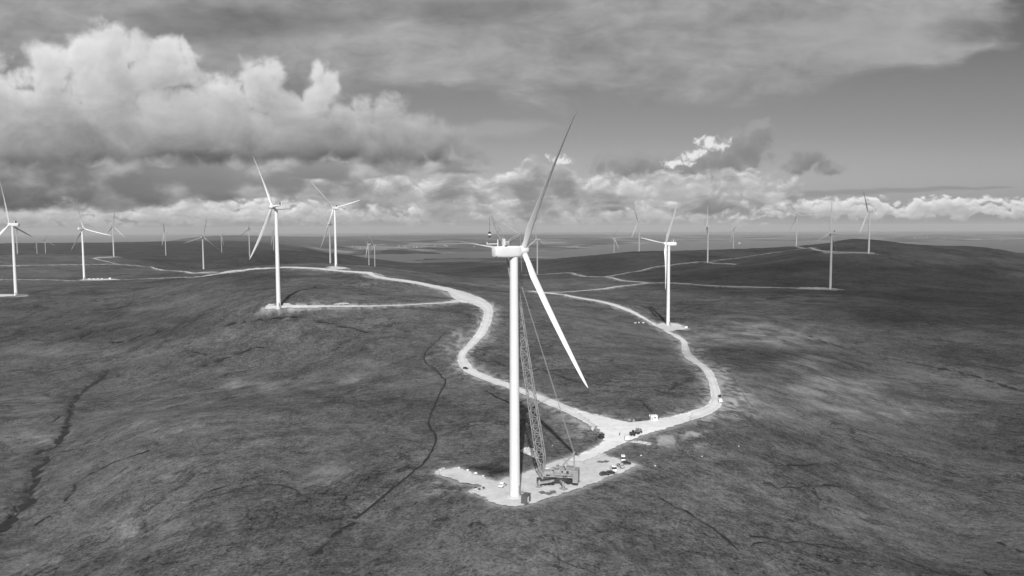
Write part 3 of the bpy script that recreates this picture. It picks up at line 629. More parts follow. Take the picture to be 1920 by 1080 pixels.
# ------------------------------------------------------------------ mesh builder
class MB:
    def __init__(s): s.v = []; s.f = []
    def add(s, V, Fc):
        n = len(s.v); s.v += [tuple(map(float, v)) for v in V]; s.f += [tuple(i + n for i in f) for f in Fc]
    def box(s, c, d, rz=0.0, taper=1.0):
        x, y, z = (k / 2 for k in d); V = []
        for sz in (-1, 1):
            q = taper if sz > 0 else 1
            for sx, sy in ((-1, -1), (1, -1), (1, 1), (-1, 1)):
                px, py = sx * x * q, sy * y * q
                V.append((c[0] + px * math.cos(rz) - py * math.sin(rz), c[1] + px * math.sin(rz) + py * math.cos(rz), c[2] + sz * z))
        s.add(V, [(3, 2, 1, 0), (4, 5, 6, 7), (0, 1, 5, 4), (1, 2, 6, 5), (2, 3, 7, 6), (3, 0, 4, 7)])
    def tube(s, a, b, r0, r1=None, n=6, cap=True):
        a = Vector(a); b = Vector(b); r1 = r0 if r1 is None else r1
        d = (b - a).normalized(); u = d.orthogonal().normalized(); w = d.cross(u)
        V = []
        for p, r in ((a, r0), (b, r1)):
            V += [tuple(p + (u * math.cos(2 * math.pi * k / n) + w * math.sin(2 * math.pi * k / n)) * r) for k in range(n)]
        Fc = [(k, (k + 1) % n, n + (k + 1) % n, n + k) for k in range(n)]
        if cap: Fc += [tuple(range(n - 1, -1, -1)), tuple(range(n, 2 * n))]
        s.add(V, Fc)
    def loft(s, rings, cap=True):
        n = len(rings[0]); V = [p for r in rings for p in r]; Fc = []
        for i in range(len(rings) - 1):
            Fc += [(i * n + k, i * n + (k + 1) % n, (i + 1) * n + (k + 1) % n, (i + 1) * n + k) for k in range(n)]
        if cap: Fc += [tuple(range(n - 1, -1, -1)), tuple(range((len(rings) - 1) * n, len(rings) * n))]
        s.add(V, Fc)
    def lathe(s, prof, n=24, axis='z', c=(0, 0, 0)):
        rings = []
        for r, z in prof:
            ring = []
            for k in range(n):
                t = 2 * math.pi * k / n; p = (r * math.cos(t), r * math.sin(t), z)
                if axis == 'x': p = (z, p[0], p[1])
                if axis == 'y': p = (p[1], z, p[0])
                ring.append((p[0] + c[0], p[1] + c[1], p[2] + c[2]))
            rings.append(ring)
        s.loft(rings)
    def blob(s, c, r, seed, n=7, flat=0.75):
        rnd = random.Random(seed); V = [(c[0], c[1], c[2] + r[2])]; Fc = []
        rows = 4
        for i in range(1, rows):
            ph = math.pi * i / rows
            for k in range(n):
                t = 2 * math.pi * (k + 0.5 * (i % 2)) / n; q = rnd.uniform(0.72, 1.15)
                V.append((c[0] + r[0] * q * math.sin(ph) * math.cos(t), c[1] + r[1] * q * math.sin(ph) * math.sin(t), c[2] + r[2] * q * math.cos(ph)))
        V.append((c[0], c[1], c[2] - r[2])); e = len(V) - 1
        Fc += [(0, 1 + k, 1 + (k + 1) % n) for k in range(n)]
        for i in range(rows - 2): Fc += [(1 + i * n + k, 1 + (i + 1) * n + k, 1 + (i + 1) * n + (k + 1) % n, 1 + i * n + (k + 1) % n) for k in range(n)]
        b = 1 + (rows - 2) * n; Fc += [(b + (k + 1) % n, b + k, e) for k in range(n)]
        s.add(V, Fc)
    def mesh(s, name, mat, smooth=False, angle=None):
        me = bpy.data.meshes.new(name); me.from_pydata(s.v, [], s.f); me.materials.append(mat); me.update()
        bm = bmesh.new(); bm.from_mesh(me); bmesh.ops.recalc_face_normals(bm, faces=bm.faces)
        if smooth:
            for f in bm.faces: f.smooth = True
            lim = math.radians(angle or 40)
            for e in bm.edges:
                if len(e.link_faces) == 2 and e.calc_face_angle(0) > lim: e.smooth = False
        bm.to_mesh(me); bm.free(); return me
    def build(s, name, mat, parent=None, smooth=False, angle=None):
        o = link(bpy.data.objects.new(name, s.mesh(name, mat, smooth, angle)))
        if parent: o.parent = parent
        return o
import bmesh
def empty(name, loc, rz=0.0):
    o = bpy.data.objects.new(name, None); link(o); o.location = tuple(loc); o.rotation_euler = (0, 0, rz); o.empty_display_size = 0.5
    return o

# ------------------------------------------------------------------ wind turbines
WHITE = plain_mat('turbine_paint', 0.70, 0.42, 0.03, 0.25)
DARK = plain_mat('dark_metal', 0.05, 0.5, 0.2, 1.5)
MIDG = plain_mat('grey_metal', 0.28, 0.5, 0.15, 1.5)
CONC = plain_mat('concrete', 0.55, 0.85, 0.12, 0.8)

def tower_mesh():
    b = MB(); prof = []
    zs = [0, 0.5, 0.55, 22, 22.06, 22.2, 22.26, 46, 46.06, 46.2, 46.26, 71, 71.06, 71.2, 71.26, 94.2]
    for z in zs:
        r = 2.08 - (2.08 - 1.56) * (z / 94.2) ** 1.15
        if abs(z % 1 - 0.06) < 0.01 or abs(z % 1 - 0.2) < 0.01: r += 0.035
        prof.append((r, z))
    b.lathe(prof, 40); return b.mesh('tower', WHITE, True, 25)
def nacelle_mesh():            # rotor axis along +x, origin on the tower axis at hub height
    b = MB(); rings = []
    for x, hy, z0, z1, p in ((-9.3, 1.35, -1.45, 1.55, 3), (-9.15, 1.65, -1.8, 1.9, 3.2), (-8.2, 1.9, -2.15, 2.15, 4), (-5.5, 1.98, -2.25, 2.25, 5), (0.5, 1.98, -2.25, 2.25, 5), (2.2, 1.85, -2.15, 2.2, 4), (2.9, 1.5, -1.7, 1.8, 3)):
        ring = []
        for k in range(28):
            t = 2 * math.pi * k / 28; c, s_ = math.cos(t), math.sin(t)
            y = math.copysign(abs(c) ** (2 / p), c) * hy; z = math.copysign(abs(s_) ** (2 / p), s_); z = (z1 + z0) / 2 + z * (z1 - z0) / 2
            ring.append((x, y, z))
        rings.append(ring)
    b.loft(rings); b.lathe([(1.62, -2.5), (1.62, -2.0)], 28)
    return b.mesh('nacelle', WHITE, True, 30)
def cooler_mesh():             # radiator panel standing across the roof
    b = MB(); b.box((-4.6, 0, 3.75), (0.55, 3.3, 2.5)); return b.mesh('cooler', DARK)
def cooler_frame_mesh():
    b = MB()
    for y in (-1.75, 1.75): b.box((-4.6, y, 3.55), (0.95, 0.22, 3.1))
    b.box((-4.6, 0, 5.12), (0.95, 3.72, 0.22)); b.box((-4.6, 0, 2.42), (0.95, 3.28, 0.16)); return b.mesh('cooler_frame', WHITE)
def sensor_mesh():
    b = MB(); b.tube((-8.3, -0.9, 2.1), (-8.3, 0.9, 2.1), 0.09)
    for y in (-0.9, 0.9):
        b.tube((-8.3, y, 2.0), (-8.3, y, 3.8), 0.09); b.tube((-8.3, y - 0.35, 3.8), (-8.3, y + 0.35, 3.8), 0.07); b.lathe([(0.16, 3.8), (0.16, 4.15)], 8, c=(-8.3, y + 0.35, 0))
    return b.mesh('wind_sensor', WHITE)
def spinner_mesh():            # hub centre at origin, axis +x
    b = MB(); b.lathe([(1.25, -1.75), (1.85, -1.6), (2.0, -0.6), (1.98, 0.6), (1.75, 1.5), (1.25, 2.25), (0.6, 2.7), (0.05, 2.85)], 28, 'x')
    return b.mesh('hub', WHITE, True, 40)
def blade_mesh(sg=1):              # along +z from the hub centre, axis +x upwind; pitched towards feather
    st = [(1.2, 2.3, 1.0, 8), (2.6, 2.3, 1.0, 8), (5, 2.55, 0.82, 22), (8.5, 3.35, 0.5, 22), (11.5, 3.65, 0.38, 19), (16, 3.3, 0.32, 15), (23, 2.95, 0.28, 9), (31, 2.55, 0.25, 4), (39, 2.15, 0.22, 0), (47, 1.7, 0.20, -2), (53, 1.3, 0.2, -3), (56.6, 0.85, 0.2, -4), (58.0, 0.4, 0.2, -4), (58.5, 0.08, 0.3, -1)]
    rings = []
    for z, c, th, tw in st:
        a = sg * math.radians(tw + PITCHED); ring = []; off = 0.0 if z < 3 else min((z - 3) / 8, 1) * 0.17
        for k in range(18):
            t = 2 * math.pi * k / 18
            x = 0.5 * c * math.cos(t) - off * c
            q = 0.5 + 0.5 * math.cos(t)                     # 1 leading edge
            y = 0.5 * c * th * math.sin(t) * (0.45 + 0.75 * q if z > 4 else 1.0)
            pre = 2.9 * (z / 58.5) ** 2
            # chord lies in the rotor plane (y) and is turned by a towards the axis (x)
            ring.append((pre + y * math.cos(a) + x * math.sin(a), x * math.cos(a) - y * math.sin(a), z))
        rings.append(ring)
    b = MB(); b.loft(rings); return b.mesh('blade', WHITE, True, 50)
PITCHED = 63.0
def door_mesh():
    b = MB(); b.box((0, -2.02, 3.6), (1.0, 0.35, 2.4)); return b.mesh('door', MIDG)
def stairs_mesh():
    b = MB(); b.box((0, -3.0, 2.3), (1.6, 1.5, 0.12))
    for k in range(9): b.box((0.0, -3.9 - 0.3 * k, 2.15 - 0.25 * k), (1.1, 0.28, 0.05))
    for x in (-0.6, 0.6):
        b.tube((x, -3.75, 2.3), (x, -6.5, 0.0), 0.08); b.tube((x, -3.75, 3.35), (x, -6.5, 1.1), 0.05); b.tube((x, -2.3, 3.35), (x, -3.75, 3.35), 0.05)
        for yy, zz in ((-2.3, 2.3), (-3.75, 2.3), (-6.5, 0.0)): b.tube((x, yy, 0), (x, yy, zz + 1.05), 0.05)
    return b.mesh('stairs', MIDG)
def plinth_mesh():
    b = MB(); b.lathe([(3.3, -2.5), (3.3, 0.32), (2.9, 0.46), (2.3, 0.46)], 36); return b.mesh('foundation_ring', CONC, True, 30)
TM = {k: f() for k, f in dict(tower=tower_mesh, nacelle=nacelle_mesh, cooler=cooler_mesh, cooler_frame=cooler_frame_mesh, wind_sensor=sensor_mesh, hub=spinner_mesh, blade=blade_mesh, door=door_mesh, stairs=stairs_mesh, foundation_ring=plinth_mesh).items()}
TM['blade_turned'] = blade_mesh(-1)
_b = MB(); _b.box((-4.6, 0, 3.6), (0.8, 0.9, 2.9)); TM['roof_mast'] = _b.mesh('roof_mast', WHITE)

def part(name, parent, key=None, loc=(0, 0, 0), rot=None):
    o = link(bpy.data.objects.new(name, TM[key or name])); o.parent = parent; o.location = loc
    if rot is not None: o.rotation_euler = rot
    return o
def blade_matrix(yaw, th):     # orientation of one blade in the turbine's own frame (turned by yaw)
    a = np.array([1.0, 0, 0]); h = np.array([0, -1.0, 0])
    if math.sin(yaw) < 0: h = -h
    at = a * math.cos(TILT) + np.array([0, 0, math.sin(TILT)]); u = np.array([0, 0, math.cos(TILT)]) - a * math.sin(TILT)
    dr = u * math.cos(th) + h * math.sin(th)
    z = dr * math.cos(CONE) + at * math.sin(CONE); x = at * math.cos(CONE) - dr * math.sin(CONE); y = np.cross(z, x)
    return Matrix((tuple(x), tuple(y), tuple(z))).transposed()
for i, ((bx, by, hy, yaw, th, label), P) in enumerate(zip(TURB, TP)):
    yaw = math.radians(yaw)
    r = empty('wind_turbine', P + np.array([0, 0, 0.25 if i == 0 else 0.0]), yaw)
    tag(r, label, 'wind turbine', 'white wind turbines of the moorland wind farm')
    tw = part('tower', r); d = part('door', tw); d.rotation_euler = (0, 0, -yaw + math.radians(60 if i == 0 else 30))
    s_ = part('stairs', tw); s_.rotation_euler = d.rotation_euler
    part('foundation_ring', r)
    n = part('nacelle', r, loc=(0, 0, HUB))
    if i == 0: part('roof_mast', n)
    else: part('cooler', n); part('cooler_frame', n); part('wind_sensor', n)
    hb = part('hub', r, loc=(OVERHANG * math.cos(TILT), 0, HUB + OVERHANG * math.sin(TILT)), rot=(0, -TILT, 0))
    for k in range(3):
        bm_ = blade_matrix(yaw, math.radians(th + 120 * k))
        if i == 0 and k: bm_ = bm_ @ Matrix.Rotation(math.radians((0, -22, -14)[k]), 3, 'Z')     # newly hung blade, still at its fitting angle
        b = part('blade', r, 'blade_turned' if i in FLIP else 'blade', loc=hb.location); b.rotation_euler = bm_.to_euler()
# ------------------------------------------------------------------ lattice crane
PALE = plain_mat('crane_paint', 0.30, 0.5, 0.3, 0.9)
STEEL = plain_mat('crane_steel', 0.25, 0.5, 0.15, 0.8)
BLACK = plain_mat('rubber', 0.02, 0.8, 0.2, 2)
CHAR = plain_mat('charcoal_paint', 0.045, 0.45, 0.2, 1)
WPAINT = plain_mat('white_paint', 0.78, 0.4, 0.04, 1)
SILV = plain_mat('silver_paint', 0.40, 0.35, 0.05, 1)
GLASS = plain_mat('dark_glass', 0.02, 0.1, 0.0, 1)
TIMB = plain_mat('weathered_timber', 0.16, 0.85, 0.3, 2)
STONE = plain_mat('pale_stone', 0.62, 0.9, 0.2, 0.6)
GSTONE = plain_mat('grey_stone', 0.22, 0.9, 0.35, 0.6)

def lattice(b, p0, p1, w0, w1, side, panel=2.6, rc=0.13, rd=0.065, taper=0.08):
    p0 = Vector(p0); p1 = Vector(p1); ax = (p1 - p0); L = ax.length; ax.normalize(); s = Vector(side).normalized(); s = (s - ax * s.dot(ax)).normalized(); u = ax.cross(s)
    n = max(3, int(round(L / panel))); R = []
    for i in range(n + 1):
        f = i / n; w = w0 + (w1 - w0) * f
        k = min(1.0, 0.32 + f / taper * 0.68, 0.32 + (1 - f) / taper * 0.68)
        R.append([p0 + ax * (L * f) + s * (sx * w * (0.5 if sx else 0) * (0.6 + 0.4 * k)) + u * (su * w * 0.42 * k) for sx, su in ((-1, -1), (1, -1), (1, 1), (-1, 1))])
    for i in range(n):
        for c in range(4):
            b.tube(R[i][c], R[i + 1][c], rc, n=6)
            d = (c + 1) % 4
            b.tube(R[i][c], R[i][d], rd, n=4, cap=False)
            if i % 2 == 0: b.tube(R[i][c], R[i + 1][d], rd, n=4, cap=False)
            else: b.tube(R[i][d], R[i + 1][c], rd, n=4, cap=False)
    for c in range(4): b.tube(R[n][c], R[n][(c + 1) % 4], rd, n=4)

CX0, CY0 = 19.4, 325.0
CZ0 = float(grid_z(CX0, CY0, GZ0)) + 0.22
CANG = math.atan2(3.0, -14.3)
crane = empty('crane', (CX0, CY0, CZ0), CANG)
tag(crane, 'huge pale lattice boom crane parked on the gravel pad behind the nearest turbine', 'crane')
def cl(x, y, z):                      # world to crane frame
    dx, dy = x - CX0, y - CY0; return Vector((dx * math.cos(CANG) + dy * math.sin(CANG), -dx * math.sin(CANG) + dy * math.cos(CANG), z - CZ0))
ca = math.radians(22)
def cr(x, y, z): return (x * math.cos(ca) - y * math.sin(ca), x * math.sin(ca) + y * math.cos(ca), z)
b = MB(); b.box((0, 0, 1.55), (15.5, 2.3, 0.9), ca); b.box((0, 0, 2.25), (5.0, 2.8, 0.55), ca); b.lathe([(1.7, 2.5), (1.7, 3.05)], 24); b.box(cr(8.6, 0, 1.9), (1.8, 2.6, 2.0), ca)
car = b.build('carrier', CHAR, crane)
for x in (-6.6, -5.0, -3.4, 3.2, 4.8, 6.4):
    for y in (-1.25, 1.25):
        b = MB(); b.lathe([(0.35, -0.28), (0.78, -0.28), (0.82, -0.2), (0.82, 0.2), (0.78, 0.28), (0.35, 0.28)], 16, 'y'); o = b.build('wheel', BLACK, car, True); o.location = cr(x, y, 0.82); o.rotation_euler = (0, 0, ca)
for ang, L in ((38, 9.6), (-60, 7.8), (112, 6.6), (212, 7.6)):
    a = math.radians(ang) ; d = Vector((math.cos(a), math.sin(a), 0))
    b = MB(); m_ = d * (L / 2); b.box((m_.x, m_.y, 1.75), (L, 0.75, 0.85), a); e = d * L; b.box((e.x, e.y, 1.9), (1.0, 1.0, 1.3), a); b.tube((e.x, e.y, 0.35), (e.x, e.y, 3.1), 0.24, n=10)
    og = b.build('outrigger', PALE, crane)
    b = MB(); b.box((e.x, e.y, 0.16), (3.0, 2.2, 0.28), a + 0.5); b.lathe([(0.7, 0.3), (0.45, 0.5)], 14, c=(e.x, e.y, 0)); b.build('float_pad', MIDG, og)
b = MB()
b.box((-0.5, 0, 3.7), (14.6, 2.6, 1.3)); b.box((-1.8, 0, 5.3), (7.6, 2.9, 1.95)); b.box((4.6, 0.95, 4.9), (4.2, 0.5, 1.5)); b.box((4.6, -0.95, 4.9), (4.2, 0.5, 1.5)); b.box((2.6, 0, 6.4), (1.2, 2.2, 0.5))
sup = b.build('superstructure', PALE, crane)
for k, (x, z, w_, h_) in enumerate(((-4.9, 5.4, 1.0, 1.2), (-3.5, 5.4, 1.0, 1.2), (-1.3, 5.6, 0.7, 0.8), (0.9, 5.2, 0.8, 1.0), (-6.2, 3.75, 1.4, 0.8), (-2.4, 3.7, 2.0, 0.7), (1.6, 3.7, 1.3, 0.7), (4.6, 3.75, 1.6, 0.6))):
    q = MB(); q.box((x, 1.49 if z > 4 else 1.34, z), (w_, 0.12, h_)); q.build('side_panel', CHAR if k % 3 else MIDG, sup)
q = MB(); q.box((-3.2, 0.4, 6.42), (1.6, 1.2, 0.3)); q.box((-0.6, -0.5, 6.4), (1.0, 1.0, 0.28)); q.lathe([(0.22, 6.2), (0.22, 7.2)], 10, c=(-5.0, -0.8, 0)); q.build('exhaust', CHAR, sup)
b = MB()
for k in range(7): b.box((2.2 - 1.45 * k, 1.75, 4.55), (0.06, 0.06, 1.1))
b.box((-2.1, 1.75, 5.1), (8.8, 0.06, 0.06)); b.box((-2.1, 1.6, 4.0), (8.8, 0.6, 0.08)); b.build('walkway', STEEL, sup)
b = MB(); b.box((5.6, -2.25, 4.6), (2.3, 1.5, 2.3), 0, 0.9); cab = b.build('cab', WPAINT, sup)
b = MB(); b.box((5.75, -2.25, 4.95), (2.2, 1.46, 1.1), 0, 0.97); b.build('cab_window', GLASS, cab)
b = MB()
for k in range(6): b.box((-6.9, 0, 2.0 + 0.86 * k), (2.2, 5.6 - 0.15 * (k % 2), 0.82))
b.build('counterweight', MIDG, crane)
FOOT = cl(12.6, 326.6, CZ0 + 4.3); HEAD = cl(-1.5, 329.6, 99.6); GT = Vector((-6.0, 0, 13.4))
b = MB()
for y in (-1.2, 1.2):
    b.tube((1.5, y, 4.4), (GT.x, y * 0.8, GT.z), 0.24, 0.2, 8); b.tube((-6.2, y, 4.4), (GT.x, y * 0.8, GT.z), 0.2, 0.2, 8)
for f in (0.3, 0.6, 0.98):
    p = Vector((1.5, 0, 4.4)).lerp(GT, f); b.tube((p.x, -1.2 + 0.24 * f, p.z), (p.x, 1.2 - 0.24 * f, p.z), 0.12)
b.lathe([(0.5, -1.1), (0.5, 1.1)], 12, 'y', c=(GT.x, 0, GT.z)); b.build('gantry', PALE, crane)
b = MB(); b.box((-4.4, 0, 6.9), (3.2, 2.2, 1.5)); b.box((-1.2, 0, 6.75), (2.0, 2.4, 1.1)); b.lathe([(0.7, -1.0), (0.7, 1.0)], 14, 'y', c=(0.9, 0, 7.2)); b.build('winch', STEEL, sup)
b = MB(); lattice(b, FOOT, HEAD, 4.1, 2.8, (0, 1, 0), 3.3, 0.22, 0.12, 0.07); bo = b.build('boom', STEEL, crane)
b = MB(); h = HEAD; b.box((h.x + 0.6, h.y, h.z + 0.2), (2.8, 2.0, 1.5)); b.lathe([(0.75, -0.7), (0.75, 0.7)], 14, 'y', c=(h.x + 1.9, h.y, h.z + 0.2)); b.build('boom_head', PALE, bo)
JF = HEAD + Vector((1.8, 0, 0.3)); JT = cl(-8.4, 331.2, 110.7); ST = cl(3.4, 328.6, 103.3)
b = MB(); lattice(b, JF, JT, 2.4, 0.9, (0, 1, 0), 1.7, 0.10, 0.06, 0.25); b.build('fly_jib', STEEL, crane)
b = MB(); lattice(b, HEAD + Vector((0, 0, 0.8)), ST, 1.3, 0.8, (0, 1, 0), 1.4, 0.11, 0.06, 0.3); b.build('jib_strut', PALE, crane)
for y in (-0.7, 0.7):
    off = Vector((0, y, 0)); b = MB(); b.tube(GT + off, HEAD + off * 0.8, 0.085, n=6); b.build('pendant', STEEL, crane)
    b = MB(); b.tube(ST + off * 0.5, JT + off * 0.5, 0.07, n=6); b.build('jib_stay', MIDG, crane)
    b = MB(); b.tube(ST + off * 0.5, HEAD + (GT - HEAD) * 0.22 + off * 0.5, 0.05, n=6); b.build('back_stay', MIDG, crane)
b = MB(); tip = JT + Vector((0.75, 0, 0)); b.lathe([(0.55, -0.3), (0.55, 0.3)], 14, 'y', c=tuple(JT + Vector((0.2, 0, 0)))); b.build('jib_sheave', MIDG, crane)
b = MB(); b.tube(tip, tip - Vector((0, 0, 6.3)), 0.07, n=6); hl = b.build('hook_line', CHAR, crane)
b = MB(); z = tip.z - 6.3
b.lathe([(0.15, z), (0.62, z - 0.25), (0.62, z - 0.75), (0.3, z - 0.95)], 14, c=(tip.x, tip.y, 0)); b.lathe([(0.1, z - 1.5), (0.6, z - 1.75), (0.6, z - 2.1), (0.1, z - 2.45)], 14, c=(tip.x, tip.y, 0)); b.tube((tip.x, tip.y, z - 0.9), (tip.x, tip.y, z - 1.6), 0.3, n=10); hb_ = b.build('hook_block', CHAR, hl)
b = MB(); b.lathe([(0.66, z - 0.95), (0.66, z - 1.5)], 14, c=(tip.x, tip.y, 0)); b.build('hook_band', WPAINT, hb_)

# nearest turbine only: service beam over the rear of the nacelle
main_nac = [o for o in bpy.data.objects if o.name.startswith('nacelle')][0]
b = MB(); b.box((-9.4, 0.6, 3.1), (5.2, 0.35, 0.3)); b.box((-7.0, 0.6, 3.3), (0.3, 0.3, 2.8)); b.box((-11.9, 0.6, 3.5), (0.25, 0.3, 0.7)); b.build('service_beam', WHITE, main_nac)
b = MB(); b.lathe([(0.62, 2.02), (0.62, 2.34)], 14, c=(-4.6, -1.2, 0)); b.build('roof_hatch', CHAR, main_nac)

# ------------------------------------------------------------------ vehicles and plant
def put(px, py, dz=0.24):
    p = gp(px, py); p = np.array([p[0], p[1], float(grid_z(p[0], p[1], GZ0)) + dz]); return p
def wheels(root, xs, y, r, w=0.26):
    for x in xs:
        for s in (-1, 1):
            b = MB(); b.lathe([(r * 0.55, -w / 2), (r * 0.95, -w / 2), (r, -w / 3), (r, w / 3), (r * 0.95, w / 2), (r * 0.55, w / 2)], 14, 'y'); o = b.build('wheel', BLACK, root, True); o.location = (x, s * y, r)
            b = MB(); b.lathe([(r * 0.55, -w * 0.42), (r * 0.2, -w * 0.5 * s), (r * 0.55, w * 0.42)], 12, 'y'); b.build('rim', SILV, o)
def side_loft(b, prof_top, prof_bot, xs, hw, hw_top=None):
    """body from a side profile: xs along the length, bottom and top heights, half widths"""
    rings = []
    for x, zt, zb, w in zip(xs, prof_top, prof_bot, hw):
        wt = w * (hw_top or 0.94)
        rings.append([(x, -w, zb), (x, -w * 1.0, zb + (zt - zb) * 0.55), (x, -wt, zt - 0.06), (x, -wt * 0.85, zt), (x, wt * 0.85, zt), (x, wt, zt - 0.06), (x, w, zb + (zt - zb) * 0.55), (x, w, zb)])
    b.loft(rings)
def car(name, loc, rz, paint, label, cat, group=None, kind='car'):
    r = empty(name, loc, rz); tag(r, label, cat, group)
    b = MB()
    if kind == 'van':
        side_loft(b, [1.0, 1.15, 1.3, 2.1, 2.25, 2.25, 2.2], [0.45, 0.35, 0.32, 0.32, 0.32, 0.32, 0.4], [2.65, 2.5, 1.75, 1.15, 0.8, -2.4, -2.6], [0.85, 0.95, 0.98, 0.98, 0.98, 0.98, 0.95], 0.9)
        g = MB(); side_loft(g, [1.36, 2.02, 2.12, 2.12], [1.3, 1.32, 1.32, 1.32], [1.80, 1.22, 0.7, 0.15], [0.93, 0.995, 0.995, 0.995], 0.93)
        wx, wr = (1.75, -1.6), 0.36
    elif kind == 'pickup':
        side_loft(b, [0.85, 1.05, 1.12, 1.78, 1.82, 1.78, 1.12, 1.1, 1.05], [0.5, 0.42, 0.4, 0.4, 0.4, 0.4, 0.4, 0.42, 0.5], [2.6, 2.45, 1.35, 0.75, 0.2, -0.55, -0.75, -2.4, -2.55], [0.8, 0.9, 0.93, 0.93, 0.93, 0.93, 0.93, 0.92, 0.88], 0.88)
        g = MB(); side_loft(g, [1.2, 1.68, 1.7, 1.66, 1.25], [1.14, 1.15, 1.15, 1.15, 1.15], [1.30, 0.80, 0.2, -0.5, -0.72], [0.86, 0.95, 0.95, 0.95, 0.9], 0.9)
        wx, wr = (1.6, -1.55), 0.38
    else:
        side_loft(b, [0.7, 0.88, 0.98, 1.48, 1.55, 1.5, 1.05, 0.95], [0.4, 0.32, 0.3, 0.3, 0.3, 0.3, 0.34, 0.45], [2.2, 2.05, 1.15, 0.45, -0.2, -1.25, -1.9, -2.15], [0.78, 0.88, 0.9, 0.9, 0.9, 0.9, 0.88, 0.8], 0.86)
        g = MB(); side_loft(g, [1.03, 1.4, 1.45, 1.41, 1.1], [0.98, 1.0, 1.0, 1.0, 1.0], [1.1, 0.52, -0.2, -1.2, -1.8], [0.84, 0.915, 0.915, 0.915, 0.87], 0.88)
        wx, wr = (1.35, -1.3), 0.33
    bo = b.build('body', paint, r, True, 35); g.build('windows', GLASS, r, True, 35)
    wheels(r, wx, 0.8, wr)
    x = max(p[0] for p in b.v) - 0.08
    for s in (-0.62, 0.62):
        q = MB(); q.box((x, s, 0.78), (0.2, 0.3, 0.16)); q.build('headlight', SILV, bo)
    return r
def excavator(loc, rz, paint, label, swing=0.4, name='excavator', group=None):
    r = empty(name, loc, rz); r.scale = (0.8,) * 3; tag(r, label, 'excavator', group)
    for s in (-1.05, 1.05):
        b = MB(); rings = []
        for y in (s - 0.28, s + 0.28):
            rings.append([(1.75 * (1 if math.cos(a) > 0 else -1) * (0.72) + 0.5 * math.cos(a), y, 0.5 + 0.5 * math.sin(a)) for a in [2 * math.pi * (k + 0.5) / 16 for k in range(16)]])
        b.loft(rings); b.build('track', BLACK, r)
    b = MB(); b.box((0, 0, 0.75), (1.6, 1.9, 0.5)); b.lathe([(0.6, 0.9), (0.6, 1.2)], 12); b.build('undercarriage', CHAR, r)
    c, s = math.cos(swing), math.sin(swing)
    def R(x, y, z): return (x * c - y * s, x * s + y * c, z)
    b = MB(); b.box(R(-0.5, 0, 1.75), (3.2, 2.3, 1.0), swing); b.box(R(-1.7, 0, 1.85), (0.9, 2.35, 1.25), swing); hs = b.build('house', paint, r)
    b = MB(); b.box(R(0.55, 0.65, 2.4), (1.3, 0.95, 1.6), swing, 0.9); cb = b.build('cab', paint, hs); b = MB(); b.box(R(0.62, 0.66, 2.55), (1.28, 0.99, 0.85), swing, 0.95); b.build('cab_window', GLASS, cb)
    b = MB(); b.tube(R(0.9, -0.2, 1.8), R(2.7, -0.2, 4.3), 0.28, 0.24, 6); b.tube(R(2.7, -0.2, 4.3), R(4.3, -0.2, 3.9), 0.24, 0.2, 6); bm_ = b.build('boom', paint, r)
    b = MB(); b.tube(R(4.2, -0.2, 4.1), R(4.7, -0.2, 1.5), 0.2, 0.15, 6); st_ = b.build('stick', paint, bm_)
    b = MB(); b.box(R(4.45, -0.2, 0.95), (0.9, 1.1, 0.9), swing, 0.7); b.build('bucket', CHAR, st_)
    return r
def dumper(loc, rz, label, group=None):
    r = empty('dumper', loc, rz); r.scale = (0.75,) * 3; tag(r, label, 'dumper', group)
    b = MB(); b.box((0, 0, 1.0), (5.6, 1.4, 0.5)); b.build('chassis', CHAR, r)
    b = MB(); rings = [[(2.6, -1.0, 1.5), (2.6, 1.0, 1.5), (-2.0 + 3.6, 1.0, 1.5), (1.6, -1.0, 1.5)]]
    b.add([(-2.9, -1.3, 2.5), (0.9, -1.3, 2.6), (0.6, -1.0, 1.3), (-2.2, -1.0, 1.3), (-2.9, 1.3, 2.5), (0.9, 1.3, 2.6), (0.6, 1.0, 1.3), (-2.2, 1.0, 1.3)], [(0, 1, 2, 3), (7, 6, 5, 4), (1, 5, 6, 2), (3, 2, 6, 7), (0, 3, 7, 4)]); b.build('skip', MIDG, r)
    b = MB(); b.box((1.9, 0, 2.1), (1.4, 1.7, 1.7), 0, 0.9); b.box((2.9, 0, 1.5), (0.9, 1.5, 0.9)); cb = b.build('cab', MIDG, r); b = MB(); b.box((1.92, 0, 2.35), (1.36, 1.72, 0.8), 0, 0.95); b.build('cab_window', GLASS, cb)
    wheels(r, (2.2, -0.6, -2.0), 1.15, 0.72, 0.5); return r

G_CARS = 'vehicles parked on the gravel'
car('pickup_truck', put(942, 915), math.radians(-112), WPAINT, 'white pickup truck parked close beside the foot of the nearest turbine', 'pickup truck', G_CARS, 'pickup')
car('car', put(1133.5, 893.5), math.radians(12), CHAR, 'black car at the near end of the vehicle row on the pad edge', 'car', G_CARS)
car('car', put(1144, 891.5), math.radians(30), CHAR, 'black car between another black car and the white van on the pad', 'car', G_CARS)
car('van', put(1150.5, 885.5), math.radians(-82), WPAINT, 'white van parked in the row on the right edge of the pad', 'van', G_CARS, 'van')
car('pickup_truck', put(1164, 878.5), math.radians(-70), SILV, 'grey pickup truck behind the white van on the pad', 'pickup truck', G_CARS, 'pickup')
car('car', put(1174, 873), math.radians(5), CHAR, 'dark car at the far right corner of the pad', 'car', G_CARS)
car('van', put(1168.5, 866), math.radians(-95), WPAINT, 'white van on the back edge of the pad by the far right corner', 'van', G_CARS, 'van')
car('car', put(873, 693.5), math.radians(-38), CHAR, 'lone dark car driving round the bend of the left road', 'car', G_CARS)
car('car', put(1349.5, 746.5), math.radians(80), CHAR, 'dark car on the outer edge of the right-hand bend', 'car', G_CARS)
